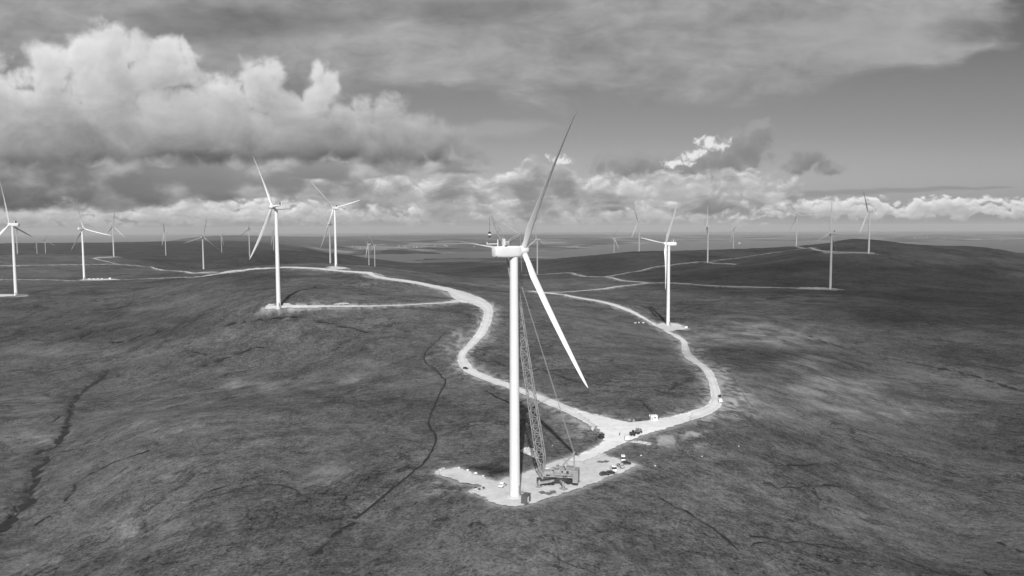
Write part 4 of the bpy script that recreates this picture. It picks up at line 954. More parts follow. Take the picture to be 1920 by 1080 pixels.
car('van', put(1350.5, 755.5), math.radians(80), WPAINT, 'white van waiting behind the dark car on the right-hand bend', 'van', G_CARS, 'van')
car('van', put(1175, 826.5), math.radians(85), WPAINT, 'white van stopped on the lower edge of the gravel junction', 'van', G_CARS, 'van')
excavator(put(1127, 822), math.radians(200), CHAR, 'dark excavator at the inner left corner of the gravel junction', 0.5)
excavator(put(1187, 819), math.radians(70), CHAR, 'dark excavator on the lower edge of the junction next to a grey dumper', -0.6)
dumper(put(1197, 815), math.radians(50), 'grey dumper truck on the lower edge of the gravel junction')

def person(loc, rz, label):
    r = empty('person', loc, rz); tag(r, label, 'person')
    J = dict(pel=(0, 0, .95), ch=(0, 0, 1.3), nk=(0, 0, 1.5), hd=(0, .02, 1.62), top=(0, 0, 1.76), hl=(-.1, 0, .9), kl=(-.11, .06, .5), al=(-.11, 0, .08), fl=(-.11, .16, .04), hr=(.1, 0, .9), kr=(.11, -.02, .5), ar=(.12, -.1, .08), fr=(.12, .06, .04),
             sl=(-.2, 0, 1.42), el=(-.27, -.02, 1.14), wl=(-.27, .1, .9), ll=(-.27, .14, .8), sr=(.2, 0, 1.42), er=(.27, -.02, 1.14), wr=(.26, .1, .9), lr=(.26, .14, .8))
    rad = dict(pel=.15, ch=.17, nk=.065, hd=.1, top=.07, hl=.1, kl=.075, al=.05, fl=.05, hr=.1, kr=.075, ar=.05, fr=.05, sl=.08, el=.055, wl=.04, ll=.045, sr=.08, er=.055, wr=.04, lr=.045)
    E = [('pel', 'ch'), ('ch', 'nk'), ('nk', 'hd'), ('hd', 'top'), ('pel', 'hl'), ('hl', 'kl'), ('kl', 'al'), ('al', 'fl'), ('pel', 'hr'), ('hr', 'kr'), ('kr', 'ar'), ('ar', 'fr'), ('ch', 'sl'), ('sl', 'el'), ('el', 'wl'), ('wl', 'll'), ('ch', 'sr'), ('sr', 'er'), ('er', 'wr'), ('wr', 'lr')]
    K = list(J); me = bpy.data.meshes.new('body'); me.from_pydata([J[k] for k in K], [(K.index(a), K.index(b_)) for a, b_ in E], []); o = link(bpy.data.objects.new('body', me)); o.parent = r; me.materials.append(CHAR)
    md = o.modifiers.new('skin', 'SKIN')
    for k, v in zip(K, me.skin_vertices[0].data): v.radius = (rad[k], rad[k]); v.use_root = k == 'pel'
    o.modifiers.new('sub', 'SUBSURF').levels = 1
    b = MB(); b.lathe([(0.13, 1.68), (0.125, 1.76), (0.07, 1.83), (0.01, 1.85)], 12); b.build('helmet', WPAINT, r, True)
person(put(1162, 819), 0.6, 'person in dark workwear and white helmet standing alone on the gravel junction')

# containers and cabins
r = empty('equipment_container', put(986, 944), math.radians(70)); tag(r, 'dark grey equipment container with a pale open door beside the foot of the nearest turbine', 'container')
b = MB(); b.box((0, 0, 1.55), (4.6, 2.4, 2.6)); b.box((0, 0, 0.14), (4.7, 2.5, 0.25)); b.box((0, 0, 2.93), (4.66, 2.46, 0.14))
for k in range(10):
    for s in (-1, 1): b.box((-2.0 + 0.44 * k, s * 1.22, 1.55), (0.2, 0.08, 2.3))
bd = b.build('body', plain_mat('container_paint', 0.095, 0.6, 0.2, 0.8), r)
b = MB(); b.box((-1.0, -1.34, 1.45), (1.3, 0.1, 2.0)); d_ = b.build('door', WPAINT, bd); b = MB(); b.box((-0.5, -1.43, 1.4), (0.06, 0.08, 0.6)); b.build('handle', CHAR, d_)
r = empty('site_cabin', put(1225.5, 790.5), math.radians(8)); tag(r, 'white site cabin with one dark window on the far edge of the gravel junction', 'cabin')
b = MB(); b.box((0, 0, 1.45), (3.5, 2.5, 2.6)); wl = b.build('wall', WPAINT, r); b = MB(); b.box((0, 0, 2.86), (3.7, 2.7, 0.2)); b.build('roof', WPAINT, r)
b = MB(); b.box((0.35, -1.27, 1.75), (1.2, 0.1, 0.6)); b.build('window', GLASS, wl); b = MB(); b.box((-1.15, -1.27, 1.25), (0.75, 0.1, 1.95)); dd = b.build('door', SILV, wl); b = MB(); b.box((-0.9, -1.35, 1.2), (0.08, 0.08, 0.2)); b.build('handle', CHAR, dd)
b = MB(); b.box((-1.9, 0.9, 2.6), (0.5, 0.1, 0.9)); b.build('vent_pipe', WPAINT, r)

def crate(px, py, d, rz, mat, label, group, dz=0.24, name='crate'):
    r = empty(name, put(px, py, dz), rz); tag(r, label, 'crate', group)
    b = MB(); b.box((0, 0, d[2] / 2 + 0.12), d); b.build('box', mat, r); b = MB()
    for y in (-d[1] * 0.4, 0, d[1] * 0.4): b.box((0, y, 0.06), (d[0] * 1.04, 0.14, 0.12))
    b.box((0, 0, d[2] + 0.16), (d[0] * 1.03, d[1] * 1.03, 0.07)); b.build('batten', TIMB, r); return r
for px, py, l in ((1198.5, 790.5, 'dark crate next to the white site cabin, right one of a dark pair'), (1194, 791, 'dark crate left of another dark crate along the far edge of the junction')): crate(px, py, (2.0, 1.5, 1.6), random.uniform(0, 3), CHAR, l, 'dark crates by the cabin')
for px, py, l in ((1188, 791.5, 'grey crate touching the dark crates on the far edge of the junction'), (1181, 790.5, 'pale grey crate in the middle of the far junction edge'), (1174, 789.5, 'pale grey crate at the left end of the row on the far junction edge')): crate(px, py, (1.9, 1.4, 1.2), random.uniform(0, 3), GSTONE, l, 'grey crates along the junction')
for px, l in ((168, 'white crate nearest the foot of the turbine in the left valley'), (176, 'white crate second from the foot of the left valley turbine'), (184, 'white crate in the middle of the row by the left valley turbine'), (192, 'white crate next to the gap in the row by the left valley turbine'), (206.5, 'large white crate standing apart beyond the gap in the left valley row')):
    crate(px, 524.5, (3.2, 2.2, 1.6) if px < 200 else (4, 3, 2.8), random.uniform(-.2, .2), STONE, l, 'white crates in the left valley', 0.5)
for px, py, l in ((1191, 606, 'white crate left of two more beside the narrow track to the loop-road turbine'), (1198, 605.5, 'white crate between two more beside the narrow track to the loop-road turbine'), (1206, 606, 'white crate right of two more beside the narrow track to the loop-road turbine')): crate(px, py, (2.4, 1.6, 1.2), random.uniform(0, 3), STONE, l, 'white crates beside the narrow track', 0.1)
crate(1286, 616.5, (3.0, 2.2, 2.4), 0.4, WPAINT, 'single white crate at the right tip of the round loop-road pad', 'white crate on the round pad')
crate(867, 710, (1.6, 1.2, 1.0), 0.4, CHAR, 'small dark crate in the grass between the drain and the left bend', 'small dark crate in the grass', 0.05)
# timber mats by the crane
for px, py, l in ((1017, 927, 'timber mat on the gravel in front of the crane, left of three'), (1028, 929, 'timber mat on the gravel in front of the crane, middle of three'), (1037, 926, 'timber mat on the gravel in front of the crane, right of three'), (1126, 869, 'timber mat lying by the neck of the access road'), (1136, 868.5, 'timber mat near the back edge of the pad, right of a like one')):
    r = empty('timber_mat', put(px, py), random.uniform(0, 3)); tag(r, l, 'timber mat', 'timber mats on the pad')
    b = MB()
    for k in range(5): b.box((0, -0.9 + 0.45 * k, 0.16), (2.6, 0.4, 0.3))
    b.box((0, 0, 0.04), (2.4, 2.0, 0.08)); b.build('planks', TIMB, r); b = MB(); b.tube((-1.0, -0.9, 0.38), (-1.0, 0.9, 0.38), 0.06); b.build('strap', CHAR, r)

# stones
def boulder(px, py, r, label, mat, group, seed, dz=0.0):
    o = MB(); o.blob((0, 0, 0), (r, r * 0.8, r * 0.6), seed); q = o.build('boulder', mat); q.location = tuple(put(px, py, r * 0.3 + dz)); q.rotation_euler = (0, 0, seed)
    tag(q, label, 'boulder', group); return q
BL = 'white boulders along the spur of the pad'
for k, (px, py, l) in enumerate(((861, 879.5, 'white boulder on the grass edge of the pad spur, farthest of four from the turbine'), (877, 883.5, 'white boulder on the pad spur edge, second of four from its far end'), (891.5, 889.5, 'widest white boulder on the edge of the pad spur, third of four'), (906, 894.5, 'white boulder on the pad spur edge, nearest of four to the turbine'))): boulder(px, py, 0.75 + 0.2 * (k == 2), l, STONE, BL, k + 1, 0.2)
for k, (px, py, r_, l) in enumerate(((1316, 859.5, 1.0, 'white boulder alone in the grass well right of the pad corner'), (1228.5, 874, 1.0, 'white boulder in the grass just right of the pad corner'), (1202, 855, 1.1, 'white boulder in the grass above the pad corner'), (1036.5, 835, 1.1, 'white boulder in the grass behind the crane boom'), (1385, 838, 0.9, 'pale boulder in the grass far right of the junction'))): boulder(px, py, r_ * 0.5, l, STONE, 'loose boulders on the moor', 11 + k)
# banks of tipped rubble: each one heap
def heap(px_line, h, wid, label, seed, mat=STONE, name='rubble_heap', dz=0.0):
    c = ground([p[0] for p in px_line], [p[1] for p in px_line])[:, :2]; c = catmull(c, 10); n = len(c)
    d = np.gradient(c, axis=0); d /= np.hypot(d[:, 0], d[:, 1])[:, None]; nr = np.stack([-d[:, 1], d[:, 0]], 1); V = []; K = 9
    for i in range(n):
        e = math.sin(math.pi * min(max(i / (n - 1), 0.02), 0.98)) ** 0.5
        for k in range(K):
            s = (k / (K - 1) - 0.5) * 2; p = c[i] + nr[i] * s * wid * e * 0.5 + rng.normal(0, 0.22, 2)
            V.append((p[0], p[1], float(grid_z(p[0], p[1], GZ0)) - 0.25 + dz + h * e * max(0, 1 - s * s) * (0.45 + 1.0 * rng.random())))
    o = mesh_obj(name, V, [(i * K + k, i * K + k + 1, (i + 1) * K + k + 1, (i + 1) * K + k) for i in range(n - 1) for k in range(K - 1)], mat)
    return tag(o, label, 'rubble heap', 'heaps of tipped stone')
GRUB = plain_mat('tipped_stone', 0.42, 0.9, 0.5, 1.1)
heap([(977, 845), (990, 847), (1000, 852), (1008, 860)], 2.2, 6, 'curved bank of pale rubble behind the nearest tower, touching the crane', 1, GRUB)
heap([(878, 921), (890, 922), (905, 920), (913, 918)], 1.0, 5, 'low heap of pale rubble on the grass side of the pad near the tower', 2, GRUB)
heap([(819, 890), (824, 884), (834, 878)], 1.0, 4, 'pale rubble heap at the outer tip of the pad spur', 3, GRUB)
heap([(497, 576), (505, 573), (514, 573)], 1.6, 6, 'pale rubble heap left of the foot of the turbine on the straight spur', 4, GRUB)
heap([(1180, 829), (1195, 829), (1212, 831), (1222, 832)], 0.8, 3.4, 'spread of grey rubble below the machines on the junction edge', 5, GRUB)
heap([(530, 569.5), (538, 570.5), (547, 571)], 1.0, 4, 'pale rubble heap just right of the foot of the turbine on the straight spur', 6, GRUB)
heap([(625, 571.5), (636, 570.5), (646, 569.5), (655, 570)], 1.0, 4, 'long rubble bank along the right half of the straight spur', 7, GRUB)
heap([(1112, 854), (1126, 853), (1140, 858)], 0.8, 3, 'thin rubble bank on the back edge of the pad by the road neck', 8, GRUB)
for k, (px, py, l) in enumerate(((892, 919, 'dark boulder on the low rubble heap, left of three'), (899, 922, 'dark boulder on the low rubble heap, middle of three'), (906.5, 920, 'dark boulder on the low rubble heap, right of three'))): boulder(px, py, 0.8, l, CHAR, 'dark boulders on the rubble', 31 + k, 0.5)

# post and wire fence on the right
fp = catmull(ground([1376, 1384, 1395, 1410, 1432], [706, 722, 742, 765, 787])[:, :2], 5)
r = empty('wire_fence', (fp[0][0], fp[0][1], float(grid_z(*fp[0])))); tag(r, 'thin post and wire fence crossing the slope right of the right-hand bend', 'fence')
wire = MB()
for k, p in enumerate(fp):
    z = float(grid_z(p[0], p[1])); q = MB(); q.box((p[0] - fp[0][0], p[1] - fp[0][1], z - r.location.z + 0.55), (0.2, 0.2, 1.5)); q.build('post', GSTONE, r)
    if k:
        z0 = float(grid_z(*fp[k - 1]))
        for h_ in (0.5, 0.9, 1.25): wire.tube((fp[k - 1][0] - fp[0][0], fp[k - 1][1] - fp[0][1], z0 - r.location.z + h_), (p[0] - fp[0][0], p[1] - fp[0][1], z - r.location.z + h_), 0.04, n=4)
wire.build('wire', GSTONE, r)

# ------------------------------------------------------------------ far shore: houses and a boat
HW, HR = plain_mat('harled_wall', 0.5, 0.8, 0.08, 0.2), plain_mat('slate_roof', 0.10, 0.7, 0.1, 0.2)
def house_mesh(L, W_, Hh):
    b = MB(); b.box((0, 0, Hh / 2), (L, W_, Hh)); b.add([(-L / 2, -W_ / 2, Hh), (-L / 2, W_ / 2, Hh), (-L / 2, 0, Hh + W_ * 0.45)], [(0, 1, 2)]); b.add([(L / 2, -W_ / 2, Hh), (L / 2, W_ / 2, Hh), (L / 2, 0, Hh + W_ * 0.45)], [(0, 2, 1)])
    q = MB(); t_ = W_ * 0.45
    for s in (-1, 1): q.add([(-L / 2 - .4, s * (W_ / 2 + .5), Hh - .3), (L / 2 + .4, s * (W_ / 2 + .5), Hh - .3), (L / 2 + .4, 0, Hh + t_ + .15), (-L / 2 - .4, 0, Hh + t_ + .15)], [(0, 1, 2, 3)])
    q.box((L * 0.35, 0, Hh + t_ + 0.6), (1.6, 1.4, 1.8)); return b.mesh('wall', HW), q.mesh('roof', HR)
HM = [house_mesh(16, 8, 5), house_mesh(24, 9, 5), house_mesh(12, 8, 6)]
hr_ = random.Random(5)
spots = [(hr_.uniform(1490, 1850), hr_.choice([443, 444, 445.5, 446.5, 447.5]) + hr_.uniform(-1.2, 1.2), 'r') for _ in range(90)] + [(hr_.uniform(745, 840), hr_.uniform(459.5, 465), 'c') for _ in range(13)] + [(x, y, 'm') for x, y in ((886, 458), (893, 456.5), (895, 460), (889, 462.5))] + [(hr_.uniform(1060, 1105), hr_.uniform(459, 463), 'n') for _ in range(4)] + [(hr_.uniform(660, 690), hr_.uniform(462, 466), 'w') for _ in range(5)]
TXT = {'r': 'small white house scattered along the far shore under the right-hand horizon', 'c': 'small white house on the far loch shore left of the nearest turbine', 'm': 'white house on the far shore just left of the nearest nacelle', 'n': 'white house on the far shore between the nearest turbine and the right loop', 'w': 'white house above the loch behind the pair of small turbines'}
for x, y, g_ in spots:
    p = gp(x, y); z = float(grid_z(p[0], p[1], GZ0))
    if z < SEA_Z + 1 or np.hypot(p[0], p[1]) < 8500: continue
    r = empty('house', (p[0], p[1], z - 0.3), hr_.uniform(0, 3.1)); tag(r, TXT[g_], 'house', {'r': 'houses along the right far shore', 'c': 'houses on the loch shore', 'm': 'houses by the nacelle', 'n': 'houses in the middle shore', 'w': 'houses above the loch'}[g_])
    mw, mr = HM[hr_.randrange(3)]
    for nm, me_ in (('wall', mw), ('roof', mr)):
        o = link(bpy.data.objects.new(nm, me_)); o.parent = r
d_ = ray(1386.5, 456.5); P = CAM + d_ * ((SEA_Z - CAM[2]) / d_[2])
r = empty('boat', P, 0.3); tag(r, 'small white boat on the open water behind the shaded crest', 'boat')
b = MB(); side_loft(b, [6, 4.5, 4, 4, 4.2], [0.5, -1, -1, -1, -0.5], [24, 14, 0, -16, -22], [0.6, 4, 5, 5, 4.2]); b.build('hull', WPAINT, r); b = MB(); b.box((-6, 0, 7.5), (16, 7, 7)); b.box((-3, 0, 12.5), (7, 6, 3)); b.build('cabin', WPAINT, r); b = MB(); b.tube((-4, 0, 14), (-4, 0, 21), 0.4); b.build('mast', WPAINT, r)
SUN_E = 4.6
SKY_S = 0.10
CLOUD_MAX = 0.37
HAZE_D = 3.6e-5
HAZE_Z0, HAZE_Z1 = -206.0, 215.0
# ground outlines (metres from the camera) that lie in cloud shade
SHADE1 = [(-9000, 2750), (-2500, 2650), (-1100, 2500), (-500, 1950), (-150, 1900), (150, 1950), (320, 1700), (420, 1330), (560, 1080), (900, 980), (1500, 1050), (2600, 1300), (6500, 2600), (9000, 5200), (3000, 5600), (1500, 4600), (300, 5200), (-400, 7300), (-3000, 7600), (-9000, 7600)]
SHADE_MORE = [([(1230, 850), (1420, 800), (1660, 790), (1960, 800), (1980, 905), (1700, 905), (1480, 890), (1290, 880)], 55, 0.75),
              ([(1240, 577), (1400, 595), (1510, 624), (1660, 664), (1800, 700), (1990, 745), (2050, 540), (1700, 540), (1400, 548)], 38, 0.85), ([(1500, 965), (1960, 960), (2050, 1100), (1560, 1090)], 45, 0.6), ([(-60, 560), (200, 556), (420, 575), (380, 612), (120, 622), (-60, 610)], 60, 0.55)]
# ------------------------------------------------------------------ clouds overhead that throw the shade on the far hills
m, t = new_mat('cloud_vapour')
tr = t.n('ShaderNodeBsdfTransparent'); df = t.n('ShaderNodeBsdfDiffuse'); df.inputs[0].default_value = (0.9, 0.9, 0.9, 1); mx = t.n('ShaderNodeMixShader'); o_ = t.n('ShaderNodeOutputMaterial')
P = t.n('ShaderNodeNewGeometry').outputs['Position']
nz = t.noise(P, 1 / 700, 5, 0.6)
a_ = t.ss(t.m('ADD', t.attr('dense'), t.m('MULTIPLY', t.m('SUBTRACT', nz, 0.5), 0.9)), 0.28, 0.62, 0.0, CLOUD_MAX)
t.l(a_, mx.inputs[0]); t.l(tr.outputs[0], mx.inputs[1]); t.l(df.outputs[0], mx.inputs[2]); t.l(mx.outputs[0], o_.inputs[0])
CLOUD_Z = 2500.0
def shade_cloud(outline, step, edge, thick=1.0):
    """cloud whose shadow covers the given ground outline (metres): it stands up-sun of it"""
    k = (CLOUD_Z - 0.0) / -SUN_DIR[2]
    P_ = np.array(outline, float)
    lo = P_.min(0) - edge; hi = P_.max(0) + edge
    gx, gy = np.meshgrid(np.arange(lo[0], hi[0] + step, step), np.arange(lo[1], hi[1] + step, step)); ins = in_poly(gx, gy, P_); pd = poly_dist(gx, gy, P_)
    s = np.where(ins, pd, -pd); dn = sstep(-edge * 0.7, edge * 0.7, s + edge * 0.4 * fbm(gx / (edge * 2.5), gy / (edge * 2.5), 4, 55))
    X = gx - SUN_DIR[0] * k; Y = gy - SUN_DIR[1] * k; nx, ny = gx.shape[1], gx.shape[0]
    top = CLOUD_Z + 20 + 320 * dn * (0.7 + 0.5 * fbm(gx / 500, gy / 500, 4, 66)); bot = CLOUD_Z - 40 * dn
    V = np.concatenate([np.stack([X, Y, top], -1).reshape(-1, 3), np.stack([X, Y, bot], -1).reshape(-1, 3)]); n = nx * ny
    keep = np.zeros((ny - 1, nx - 1), bool); keep |= (dn[:-1, :-1] > 0.01) | (dn[1:, 1:] > 0.01) | (dn[:-1, 1:] > 0.01) | (dn[1:, :-1] > 0.01)
    Fc = []
    for i in range(ny - 1):
        for j in range(nx - 1):
            if keep[i, j]:
                a = i * nx + j; q = (a, a + 1, a + nx + 1, a + nx); Fc.append(q); Fc.append(tuple(k_ + n for k_ in q[::-1]))
    o = structure(mesh_obj('cloud', V, Fc, m, smooth=True)); fattr(o, 'dense', np.concatenate([dn.ravel(), dn.ravel()]) * thick)
    return o
shade_cloud(SHADE1, 90, 420)
for px, edge, thick in SHADE_MORE: shade_cloud(ground([q[0] for q in px], [q[1] for q in px])[:, :2], 14, edge, thick)

# the air itself
hz = MB(); hz.box((0, 0, (HAZE_Z0 + HAZE_Z1) / 2), (96000, 96000, HAZE_Z1 - HAZE_Z0))
m, t = new_mat('air'); v = t.n('ShaderNodeVolumePrincipled'); v.inputs['Color'].default_value = (0.86, 0.86, 0.86, 1); v.inputs['Density'].default_value = HAZE_D; v.inputs['Anisotropy'].default_value = 0.0
o_ = t.n('ShaderNodeOutputMaterial'); t.l(v.outputs[0], o_.inputs['Volume'])
if HAZE_D > 0:
    o = hz.build('haze', m); o['kind'] = 'stuff'
# ------------------------------------------------------------------ light
sd = bpy.data.lights.new('sun', 'SUN'); sd.energy = SUN_E; sd.angle = math.radians(0.55); sd.color = (1, 1, 1)
so = link(bpy.data.objects.new('sun', sd)); so.rotation_euler = Vector(SUN_DIR).to_track_quat('-Z', 'Y').to_euler(); so.location = (0, -500, 600)

# sky: Nishita daylight in grey, with cloud layers laid over it by direction
def uv(x, y):
    d = ray(x, y); return (15 * d[0] / d[1], 15 * d[2] / d[1])
w = bpy.data.worlds.new('World'); sc.world = w; w.use_nodes = True
t = NT(w.node_tree)
DIR = t.n('ShaderNodeTexCoord').outputs['Generated']
sep = t.n('ShaderNodeSeparateXYZ'); t.l(DIR, sep.inputs[0])
ay = t.m('MAXIMUM', t.m('ABSOLUTE', sep.outputs[1]), 0.12)
U = t.m('MULTIPLY', t.m('DIVIDE', sep.outputs[0], ay), 15.0); Vv = t.m('MULTIPLY', t.m('DIVIDE', sep.outputs[2], ay), 15.0)
cmb = t.n('ShaderNodeCombineXYZ'); t.l(U, cmb.inputs[0]); t.l(Vv, cmb.inputs[1]); UV = cmb.outputs[0]
ss = t.ss
def vy(y): return uv(960, y)[1]

def n2(q, vec, scale=1.0, detail=4, rough=0.55, dist=0.0, kind='FBM'):
    nd = q.t.nodes.new('ShaderNodeTexNoise'); nd.noise_dimensions = '2D'; nd.noise_type = kind; nd.normalize = kind == 'FBM'
    q.l(vec, nd.inputs['Vector'])
    for k, v in (('Scale', scale), ('Detail', detail), ('Roughness', rough), ('Distortion', dist)): nd.inputs[k].default_value = v
    if kind != 'FBM': nd.inputs['Offset'].default_value = 1.0; nd.inputs['Gain'].default_value = 1.0
    return nd

GROUPS = {}
def density_group(name, blobs, base=None, base_k=2.0, amp=1.0, scale=1.5, stretch=(1, 1), detail=6, rough=0.6, warp=0.25, billow=0.3, seed=0.0, smooth=0.25, tilt=0.0):
    def make(det):
        g = bpy.data.node_groups.new(name, 'ShaderNodeTree')
        g.interface.new_socket('P', in_out='INPUT', socket_type='NodeSocketVector'); g.interface.new_socket('D', in_out='OUTPUT', socket_type='NodeSocketFloat')
        q = NT(g); gi = q.n('NodeGroupInput'); go = q.n('NodeGroupOutput'); P0 = gi.outputs[0]
        wn = n2(q, q.vm('ADD', P0, (seed, seed * 1.7, 0)), scale * 0.7, 2)
        P = q.vm('ADD', P0, q.vm('MULTIPLY', q.vm('SUBTRACT', wn.outputs['Color'], (0.5, 0.5, 0.5)), (warp, warp * 0.8, 0)))
        env = None
        for cx, cy, rx, ry, *k in blobs:
            c = uv(cx, cy)
            e = q.vm('LENGTH', q.vm('MULTIPLY', q.vm('SUBTRACT', P, (c[0], c[1], 0)), (100 / rx, 100 / ry, 0)), out=1)
            e = q.m('SUBTRACT', (k[0] if k else 1.0), e)
            env = e if env is None else q.m('SMOOTH_MAX', env, e, smooth)
        if base is not None:
            sp = q.n('ShaderNodeSeparateXYZ'); q.l(P, sp.inputs[0])
            env = q.m('SMOOTH_MIN', env, q.m('MULTIPLY', q.m('SUBTRACT', q.m('MULTIPLY_ADD', sp.outputs[0], tilt, sp.outputs[1]), vy(base)), base_k), 0.2)
        Q = q.vm('ADD', q.vm('MULTIPLY', P, (scale * stretch[0], scale * stretch[1], 0)), (seed * 3.1, 2 * seed, 0))
        d = q.m('MULTIPLY_ADD', q.m('SUBTRACT', n2(q, Q, 1.0, det, rough).outputs[0], 0.5), amp, env)
        if billow:
            r = n2(q, Q, 0.8, max(det - 2, 2), 0.5, 0.0, 'RIDGED_MULTIFRACTAL').outputs[0]
            d = q.m('MULTIPLY_ADD', q.m('SUBTRACT', 0.9, r), billow, d)
        q.l(d, go.inputs[0])
        return g
    return make(detail), make(max(2, detail - 2))
def ev(g, P):
    nd = t.n('ShaderNodeGroup', node_tree=g); t.l(P, nd.inputs[0]); return nd.outputs[0]
def march(g, steps, k, sx=-0.4):     # 1 = open to the sun, 0 = deep under cloud
    s = None
    for st in steps:
        d = t.m('MAXIMUM', ev(g[1], t.vm('ADD', UV, (sx * st, st, 0))), 0.0)
        s = d if s is None else t.m('ADD', s, d)
    return t.m('POWER', 2.718, t.m('MULTIPLY', s, -k))
def relief(g, d, st, k, sx=-0.5):        # side towards the sun brighter, lee side darker
    return t.m('MULTIPLY_ADD', t.m('SUBTRACT', d, ev(g[0], t.vm('ADD', UV, (sx * st, st, 0)))), k, 1.0)
def over(c, a, col): return t.mix(a, c, col)
def ramp_v(pts):                     # factor by height above the horizon
    nd = t.n('ShaderNodeFloatCurve'); cu = nd.mapping.curves[0]
    lo, hi = vy(440), vy(-60)
    P = sorted(((vy(y) - lo) / (hi - lo), v) for y, v in pts)
    while len(cu.points) < len(P): cu.points.new(0.5, 0.5)
    for p, (a, b) in zip(cu.points, P): p.location = (a, b)
    nd.mapping.update(); t.l(t.m('DIVIDE', t.m('SUBTRACT', Vv, lo), hi - lo, clamp=True), nd.inputs['Value'])
    return nd.outputs[0]

sky = t.n('ShaderNodeTexSky'); sky.sky_type = 'NISHITA'; sky.sun_disc = False; sky.sun_elevation = SUN_EL; sky.sun_rotation = math.pi + SUN_AZ
cz = t.n('ShaderNodeCombineXYZ'); t.l(sep.outputs[0], cz.inputs[0]); t.l(sep.outputs[1], cz.inputs[1]); t.l(t.m('MAXIMUM', sep.outputs[2], 0.012), cz.inputs[2]); t.l(cz.outputs[0], sky.inputs[0])
bw = t.n('ShaderNodeRGBToBW'); t.l(sky.outputs[0], bw.inputs[0])
DAY = t.m('MULTIPLY', bw.outputs[0], SKY_S)
CLEAR = t.m('MULTIPLY', DAY, ramp_v([(440, .80), (415, .74), (380, .62), (330, .60), (250, .50), (150, .45), (50, .38), (-60, .34)]))

G = {}
G['deck'] = density_group('high_deck', [(560, -70, 980, 250, 1), (1240, 0, 600, 205, 1), (1500, 0, 380, 165, 1), (1680, 30, 230, 120, 1)], amp=0.6, scale=0.9, stretch=(0.5, 1.7), detail=6, rough=0.58, warp=0.5, billow=0, seed=3.1)
G['streak'] = density_group('deck_streak', [(420, 45, 300, 34), (60, 230, 120, 60), (900, 15, 200, 26), (1800, 60, 90, 30)], amp=0.8, scale=0.6, stretch=(0.6, 2), detail=3, billow=0, seed=8.2)
G['veil'] = density_group('veil', [(930, 238, 150, 22), (1600, 70, 260, 60)], amp=1.2, scale=1.2, stretch=(0.5, 1.8), detail=5, billow=0, seed=5.5)
G['scraps'] = density_group('scraps', [(1365, 300, 70, 30, 1.3), (1400, 270, 44, 34, 1.2), (1432, 246, 26, 28, 1.2), (1190, 308, 95, 26, 1.15), (1300, 314, 60, 22, 1.1), (1512, 292, 26, 22, 1.5), (1496, 312, 26, 14, 1.4), (1556, 316, 22, 12, 1.5)], amp=1.5, smooth=0.1, scale=2.8, detail=6, rough=0.62, warp=0.3, billow=0.15, seed=1.4)
G['torn'] = density_group('torn_edge', [(1335, 270, 40, 15), (1300, 290, 34, 12), (1270, 306, 30, 9), (1045, 298, 26, 11)], amp=2.4, scale=4.6, detail=6, rough=0.62, warp=0.25, billow=0.1, seed=6.4)
G['row'] = density_group('far_row', [(60, 402, 300, 36), (330, 400, 260, 36), (600, 402, 300, 26), (900, 400, 300, 26), (1200, 398, 300, 26), (1560, 392, 150, 20), (1760, 390, 150, 21), (1930, 392, 110, 21)], base=421, base_k=7.0, amp=2.0, scale=3.2, stretch=(0.8, 1.5), detail=6, rough=0.58, warp=0.2, billow=0.35, seed=2.2)
G['lens'] = density_group('lens_streak', [(1530, 364, 80, 9), (1610, 360.5, 90, 7.5), (1700, 357, 100, 6), (1790, 353.5, 90, 4.6), (1860, 351, 50, 3)], amp=0.4, scale=1.2, stretch=(0.7, 4), detail=4, billow=0, warp=0.1, seed=4.4)
G['field'] = density_group('broken_field', [(540, 330, 75, 34), (610, 358, 90, 36), (645, 335, 70, 36), (720, 356, 130, 38), (850, 360, 150, 42), (985, 348, 85, 44), (1060, 345, 45, 40), (1150, 368, 140, 42), (1270, 360, 120, 46), (1395, 350, 66, 36), (1470, 358, 50, 26), (1330, 385, 150, 32), (900, 390, 300, 28)], base=414, base_k=4.5, amp=2.2, scale=2.3, stretch=(0.8, 1.3), detail=7, rough=0.6, warp=0.35, billow=0.20, seed=7.7)
G['bank'] = density_group('middle_bank', [(60, 342, 260, 56), (260, 342, 240, 50), (450, 345, 160, 40), (620, 318, 180, 22), (800, 312, 130, 18)], base=380, base_k=12.0, amp=0.9, scale=1.4, stretch=(0.7, 1.6), detail=6, rough=0.56, warp=0.12, billow=0.15, seed=9.3, tilt=-0.018)
G['big'] = density_group('big_cumulus', [(95, 128, 52, 56), (150, 110, 50, 48), (205, 88, 46, 50), (200, 130, 95, 82), (262, 98, 40, 44), (306, 100, 38, 46), (300, 140, 80, 80), (354, 115, 20, 60, .8), (0, 200, 110, 80), (140, 225, 260, 130), (360, 235, 220, 110), (492, 160, 52, 60), (500, 255, 190, 95), (598, 138, 22, 26), (618, 150, 24, 36), (600, 180, 34, 40), (560, 210, 90, 46), (470, 140, 26, 30), (510, 135, 26, 26), (650, 245, 140, 80), (750, 255, 95, 55), (828, 268, 66, 32), (560, 285, 380, 50), (200, 285, 380, 60)],
                          base=309, base_k=3.0, amp=0.95, scale=1.7, detail=7, rough=0.6, warp=0.35, billow=0.26, seed=0.6, smooth=0.35)

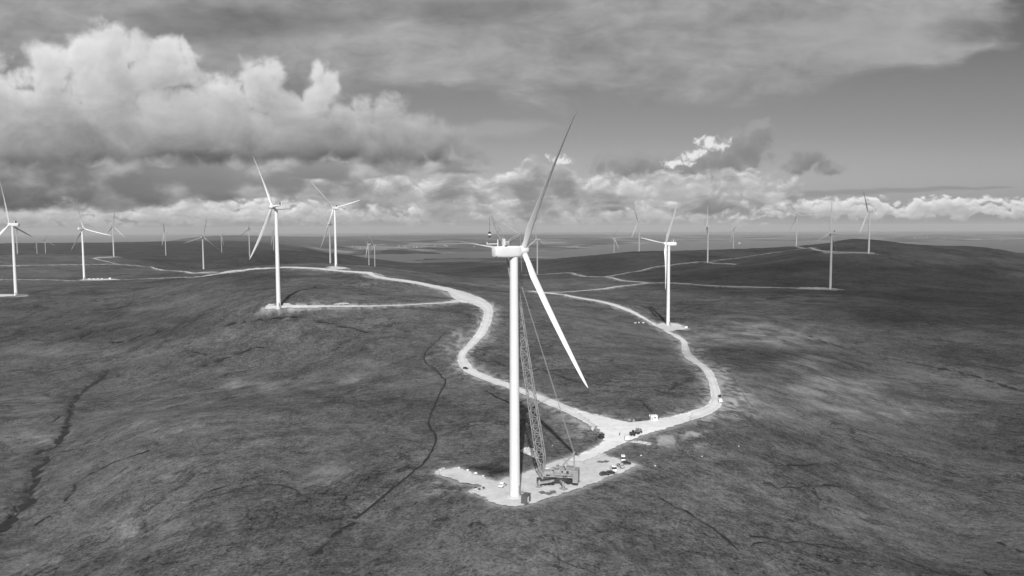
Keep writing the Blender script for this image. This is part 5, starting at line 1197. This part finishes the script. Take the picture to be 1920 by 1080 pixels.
def deck(col):
    d = ev(G['deck'][0], UV); a = ss(d, -0.02, 0.22)
    n = n2(t, t.vm('MULTIPLY', UV, (0.32, 1.0, 1)), 1.0, 6, 0.58, 0.3).outputs[0]; m = n2(t, t.vm('MULTIPLY', UV, (1.0, 2.0, 1)), 1.3, 6, 0.58, 0.3).outputs[0]
    c = t.m('ADD', t.m('MULTIPLY_ADD', t.m('SUBTRACT', n, 0.5), 0.36, 0.345), t.m('MULTIPLY', t.m('SUBTRACT', m, 0.5), 0.22))
    c = t.m('MULTIPLY', c, ss(d, 0.0, 0.35, 0.92, 1.0))
    c = t.m('MULTIPLY', c, ss(ev(G['streak'][0], UV), -0.2, 0.6, 1.0, 0.66))
    return over(col, t.m('MULTIPLY', a, 0.94), c)
def veil(col): return over(col, t.m('MULTIPLY', ss(ev(G['veil'][0], UV), 0.0, 0.7), 0.6), 0.40)
def scraps(col):
    d = ev(G['scraps'][0], UV); return over(col, t.m('MULTIPLY', ss(d, 0.0, 0.6), 0.95), t.m('MULTIPLY_ADD', march(G['scraps'], (0.18,), 1.0), 0.17, 0.18))
def torn(col):
    d = ev(G['torn'][0], UV); return over(col, ss(d, 0.0, 0.6), t.m('MULTIPLY_ADD', ss(d, 0, 0.8), 0.30, 0.52))
def row(col):
    d = ev(G['row'][0], UV); sh = march(G['row'], (0.06, 0.14), 0.8, -0.5)
    n = n2(t, t.vm('MULTIPLY', UV, (0.5, 9, 1)), 1.0, 3, 0.6).outputs[0]
    c = t.m('MULTIPLY', t.m('MULTIPLY_ADD', sh, 0.36, t.m('MULTIPLY_ADD', n, 0.14, 0.40)), t.m('MINIMUM', t.m('MAXIMUM', relief(G['row'], d, 0.045, 0.20), 0.75), 1.2))
    c = t.mix(ss(Vv, vy(424), vy(400)), t.m('MULTIPLY', c, 0.78), c)
    return over(col, t.m('MULTIPLY', ss(d, 0.0, 0.4), 0.94), c)
def lens(col): return over(col, t.m('MULTIPLY', ss(ev(G['lens'][0], UV), 0.0, 0.6), 0.75), 0.29)
def field(col):
    d = ev(G['field'][0], UV); sh = march(G['field'], (0.08, 0.22), 0.95, -0.5)
    n = n2(t, t.vm('MULTIPLY', UV, (0.75, 1.9, 1)), 1.15, 4, 0.55, 0.3).outputs[0]
    c = t.m('MULTIPLY', t.m('MULTIPLY_ADD', sh, 0.42, 0.31), ss(n, 0.36, 0.62, 0.66, 1.10))
    c = t.m('MULTIPLY', t.m('MULTIPLY', c, ss(Vv, vy(412), vy(370), 0.82, 1.0)), t.m('MINIMUM', t.m('MAXIMUM', relief(G['field'], d, 0.06, 0.09), 0.75), 1.2))
    return over(col, t.m('MULTIPLY', ss(d, 0.0, 0.6), 0.95), c)
def bank(col):
    d = ev(G['bank'][0], UV); sh = march(G['bank'], (0.12, 0.3), 0.6, -0.4)
    n = n2(t, t.vm('MULTIPLY', UV, (0.7, 1.4, 1)), 1.1, 5, 0.5, 0.0).outputs[0]
    c = t.m('MULTIPLY_ADD', sh, 0.10, t.m('MULTIPLY_ADD', ss(n, 0.42, 0.72), 0.24, 0.15))
    c = t.m('MULTIPLY', c, ss(Vv, vy(384), vy(350), 0.60, 1.0))
    c = t.m('MULTIPLY', c, ss(U, uv(0, 340)[0], uv(500, 340)[0], 0.78, 1.12))
    return over(col, t.m('MULTIPLY', ss(d, 0.0, 0.3), 0.97), c)
def big(col):
    d = ev(G['big'][0], UV); sh = march(G['big'], (0.12, 0.3, 0.65), 0.24, -0.45)
    hgt = ss(Vv, vy(312), vy(120)); n = n2(t, t.vm('MULTIPLY', UV, (0.8, 1.2, 1)), 1.0, 6, 0.6, 0.3).outputs[0]
    c = t.m('ADD', t.m('MULTIPLY', sh, t.m('MULTIPLY_ADD', hgt, 0.24, 0.20)), t.m('ADD', t.m('MULTIPLY', hgt, 0.19), t.m('MULTIPLY_ADD', t.m('SUBTRACT', n, 0.5), 0.42, 0.13)))
    c = t.m('MULTIPLY', t.m('MULTIPLY', c, ss(Vv, vy(310), vy(266), 0.52, 1.0)), t.mix(t.m('MULTIPLY', hgt, 0.35), 1.0, t.m('MINIMUM', t.m('MAXIMUM', relief(G['big'], d, 0.07, 0.45), 0.75), 1.15)))
    return over(col, t.m('MULTIPLY', t.ss(d, -0.02, t.m('MULTIPLY_ADD', hgt, -0.12, 0.60)), 0.97), c)
def bg(col):
    b = t.n('ShaderNodeBackground'); t.l(t.m('MAXIMUM', col, 0.0), b.inputs[0]); return b.outputs[0]
def chain(*fs):
    c = CLEAR
    for f in fs: c = f(c)
    return bg(c)
def pick(f, a, b):                   # f = 1 takes b; the branch not taken costs nothing
    m = t.n('ShaderNodeMixShader'); t.l(f, m.inputs[0]); t.l(a, m.inputs[1]); t.l(b, m.inputs[2]); return m.outputs[0]
left = t.m('LESS_THAN', U, uv(965, 300)[0])
upper = pick(left, chain(deck, veil, scraps, torn), chain(deck, veil, big))
mid = pick(left, chain(scraps, torn, field), chain(field, bank, big))
low = pick(left, chain(row, lens, scraps, field), chain(row, field, bank))
front = pick(t.m('GREATER_THAN', Vv, vy(326)), low, pick(t.m('GREATER_THAN', Vv, vy(287)), mid, upper))
# the rest of the dome, overhead and behind: broken grey cloud
rc = over(DAY, ss(n2(t, DIR, 2.2, 4, 0.6, 0.3).outputs[0], 0.42, 0.62, 0.15, 0.8), 0.45)
outside = t.m('MAXIMUM', t.m('LESS_THAN', sep.outputs[1], 0.3), t.m('GREATER_THAN', Vv, vy(-150)))
final = pick(outside, front, bg(rc))
o_ = t.n('ShaderNodeOutputWorld'); t.l(final, o_.inputs[0])
w.cycles.sampling_method = 'MANUAL'; w.cycles.sample_map_resolution = 128
sc.view_settings.view_transform = 'Standard'; sc.view_settings.look = 'None'; sc.view_settings.gamma = 1.0; sc.view_settings.exposure = 0.0
sc.render.engine = 'CYCLES'
sc.cycles.use_denoising = True; sc.cycles.max_bounces = 4; sc.cycles.diffuse_bounces = 2; sc.cycles.glossy_bounces = 2; sc.cycles.transparent_max_bounces = 8; sc.cycles.volume_bounces = 0
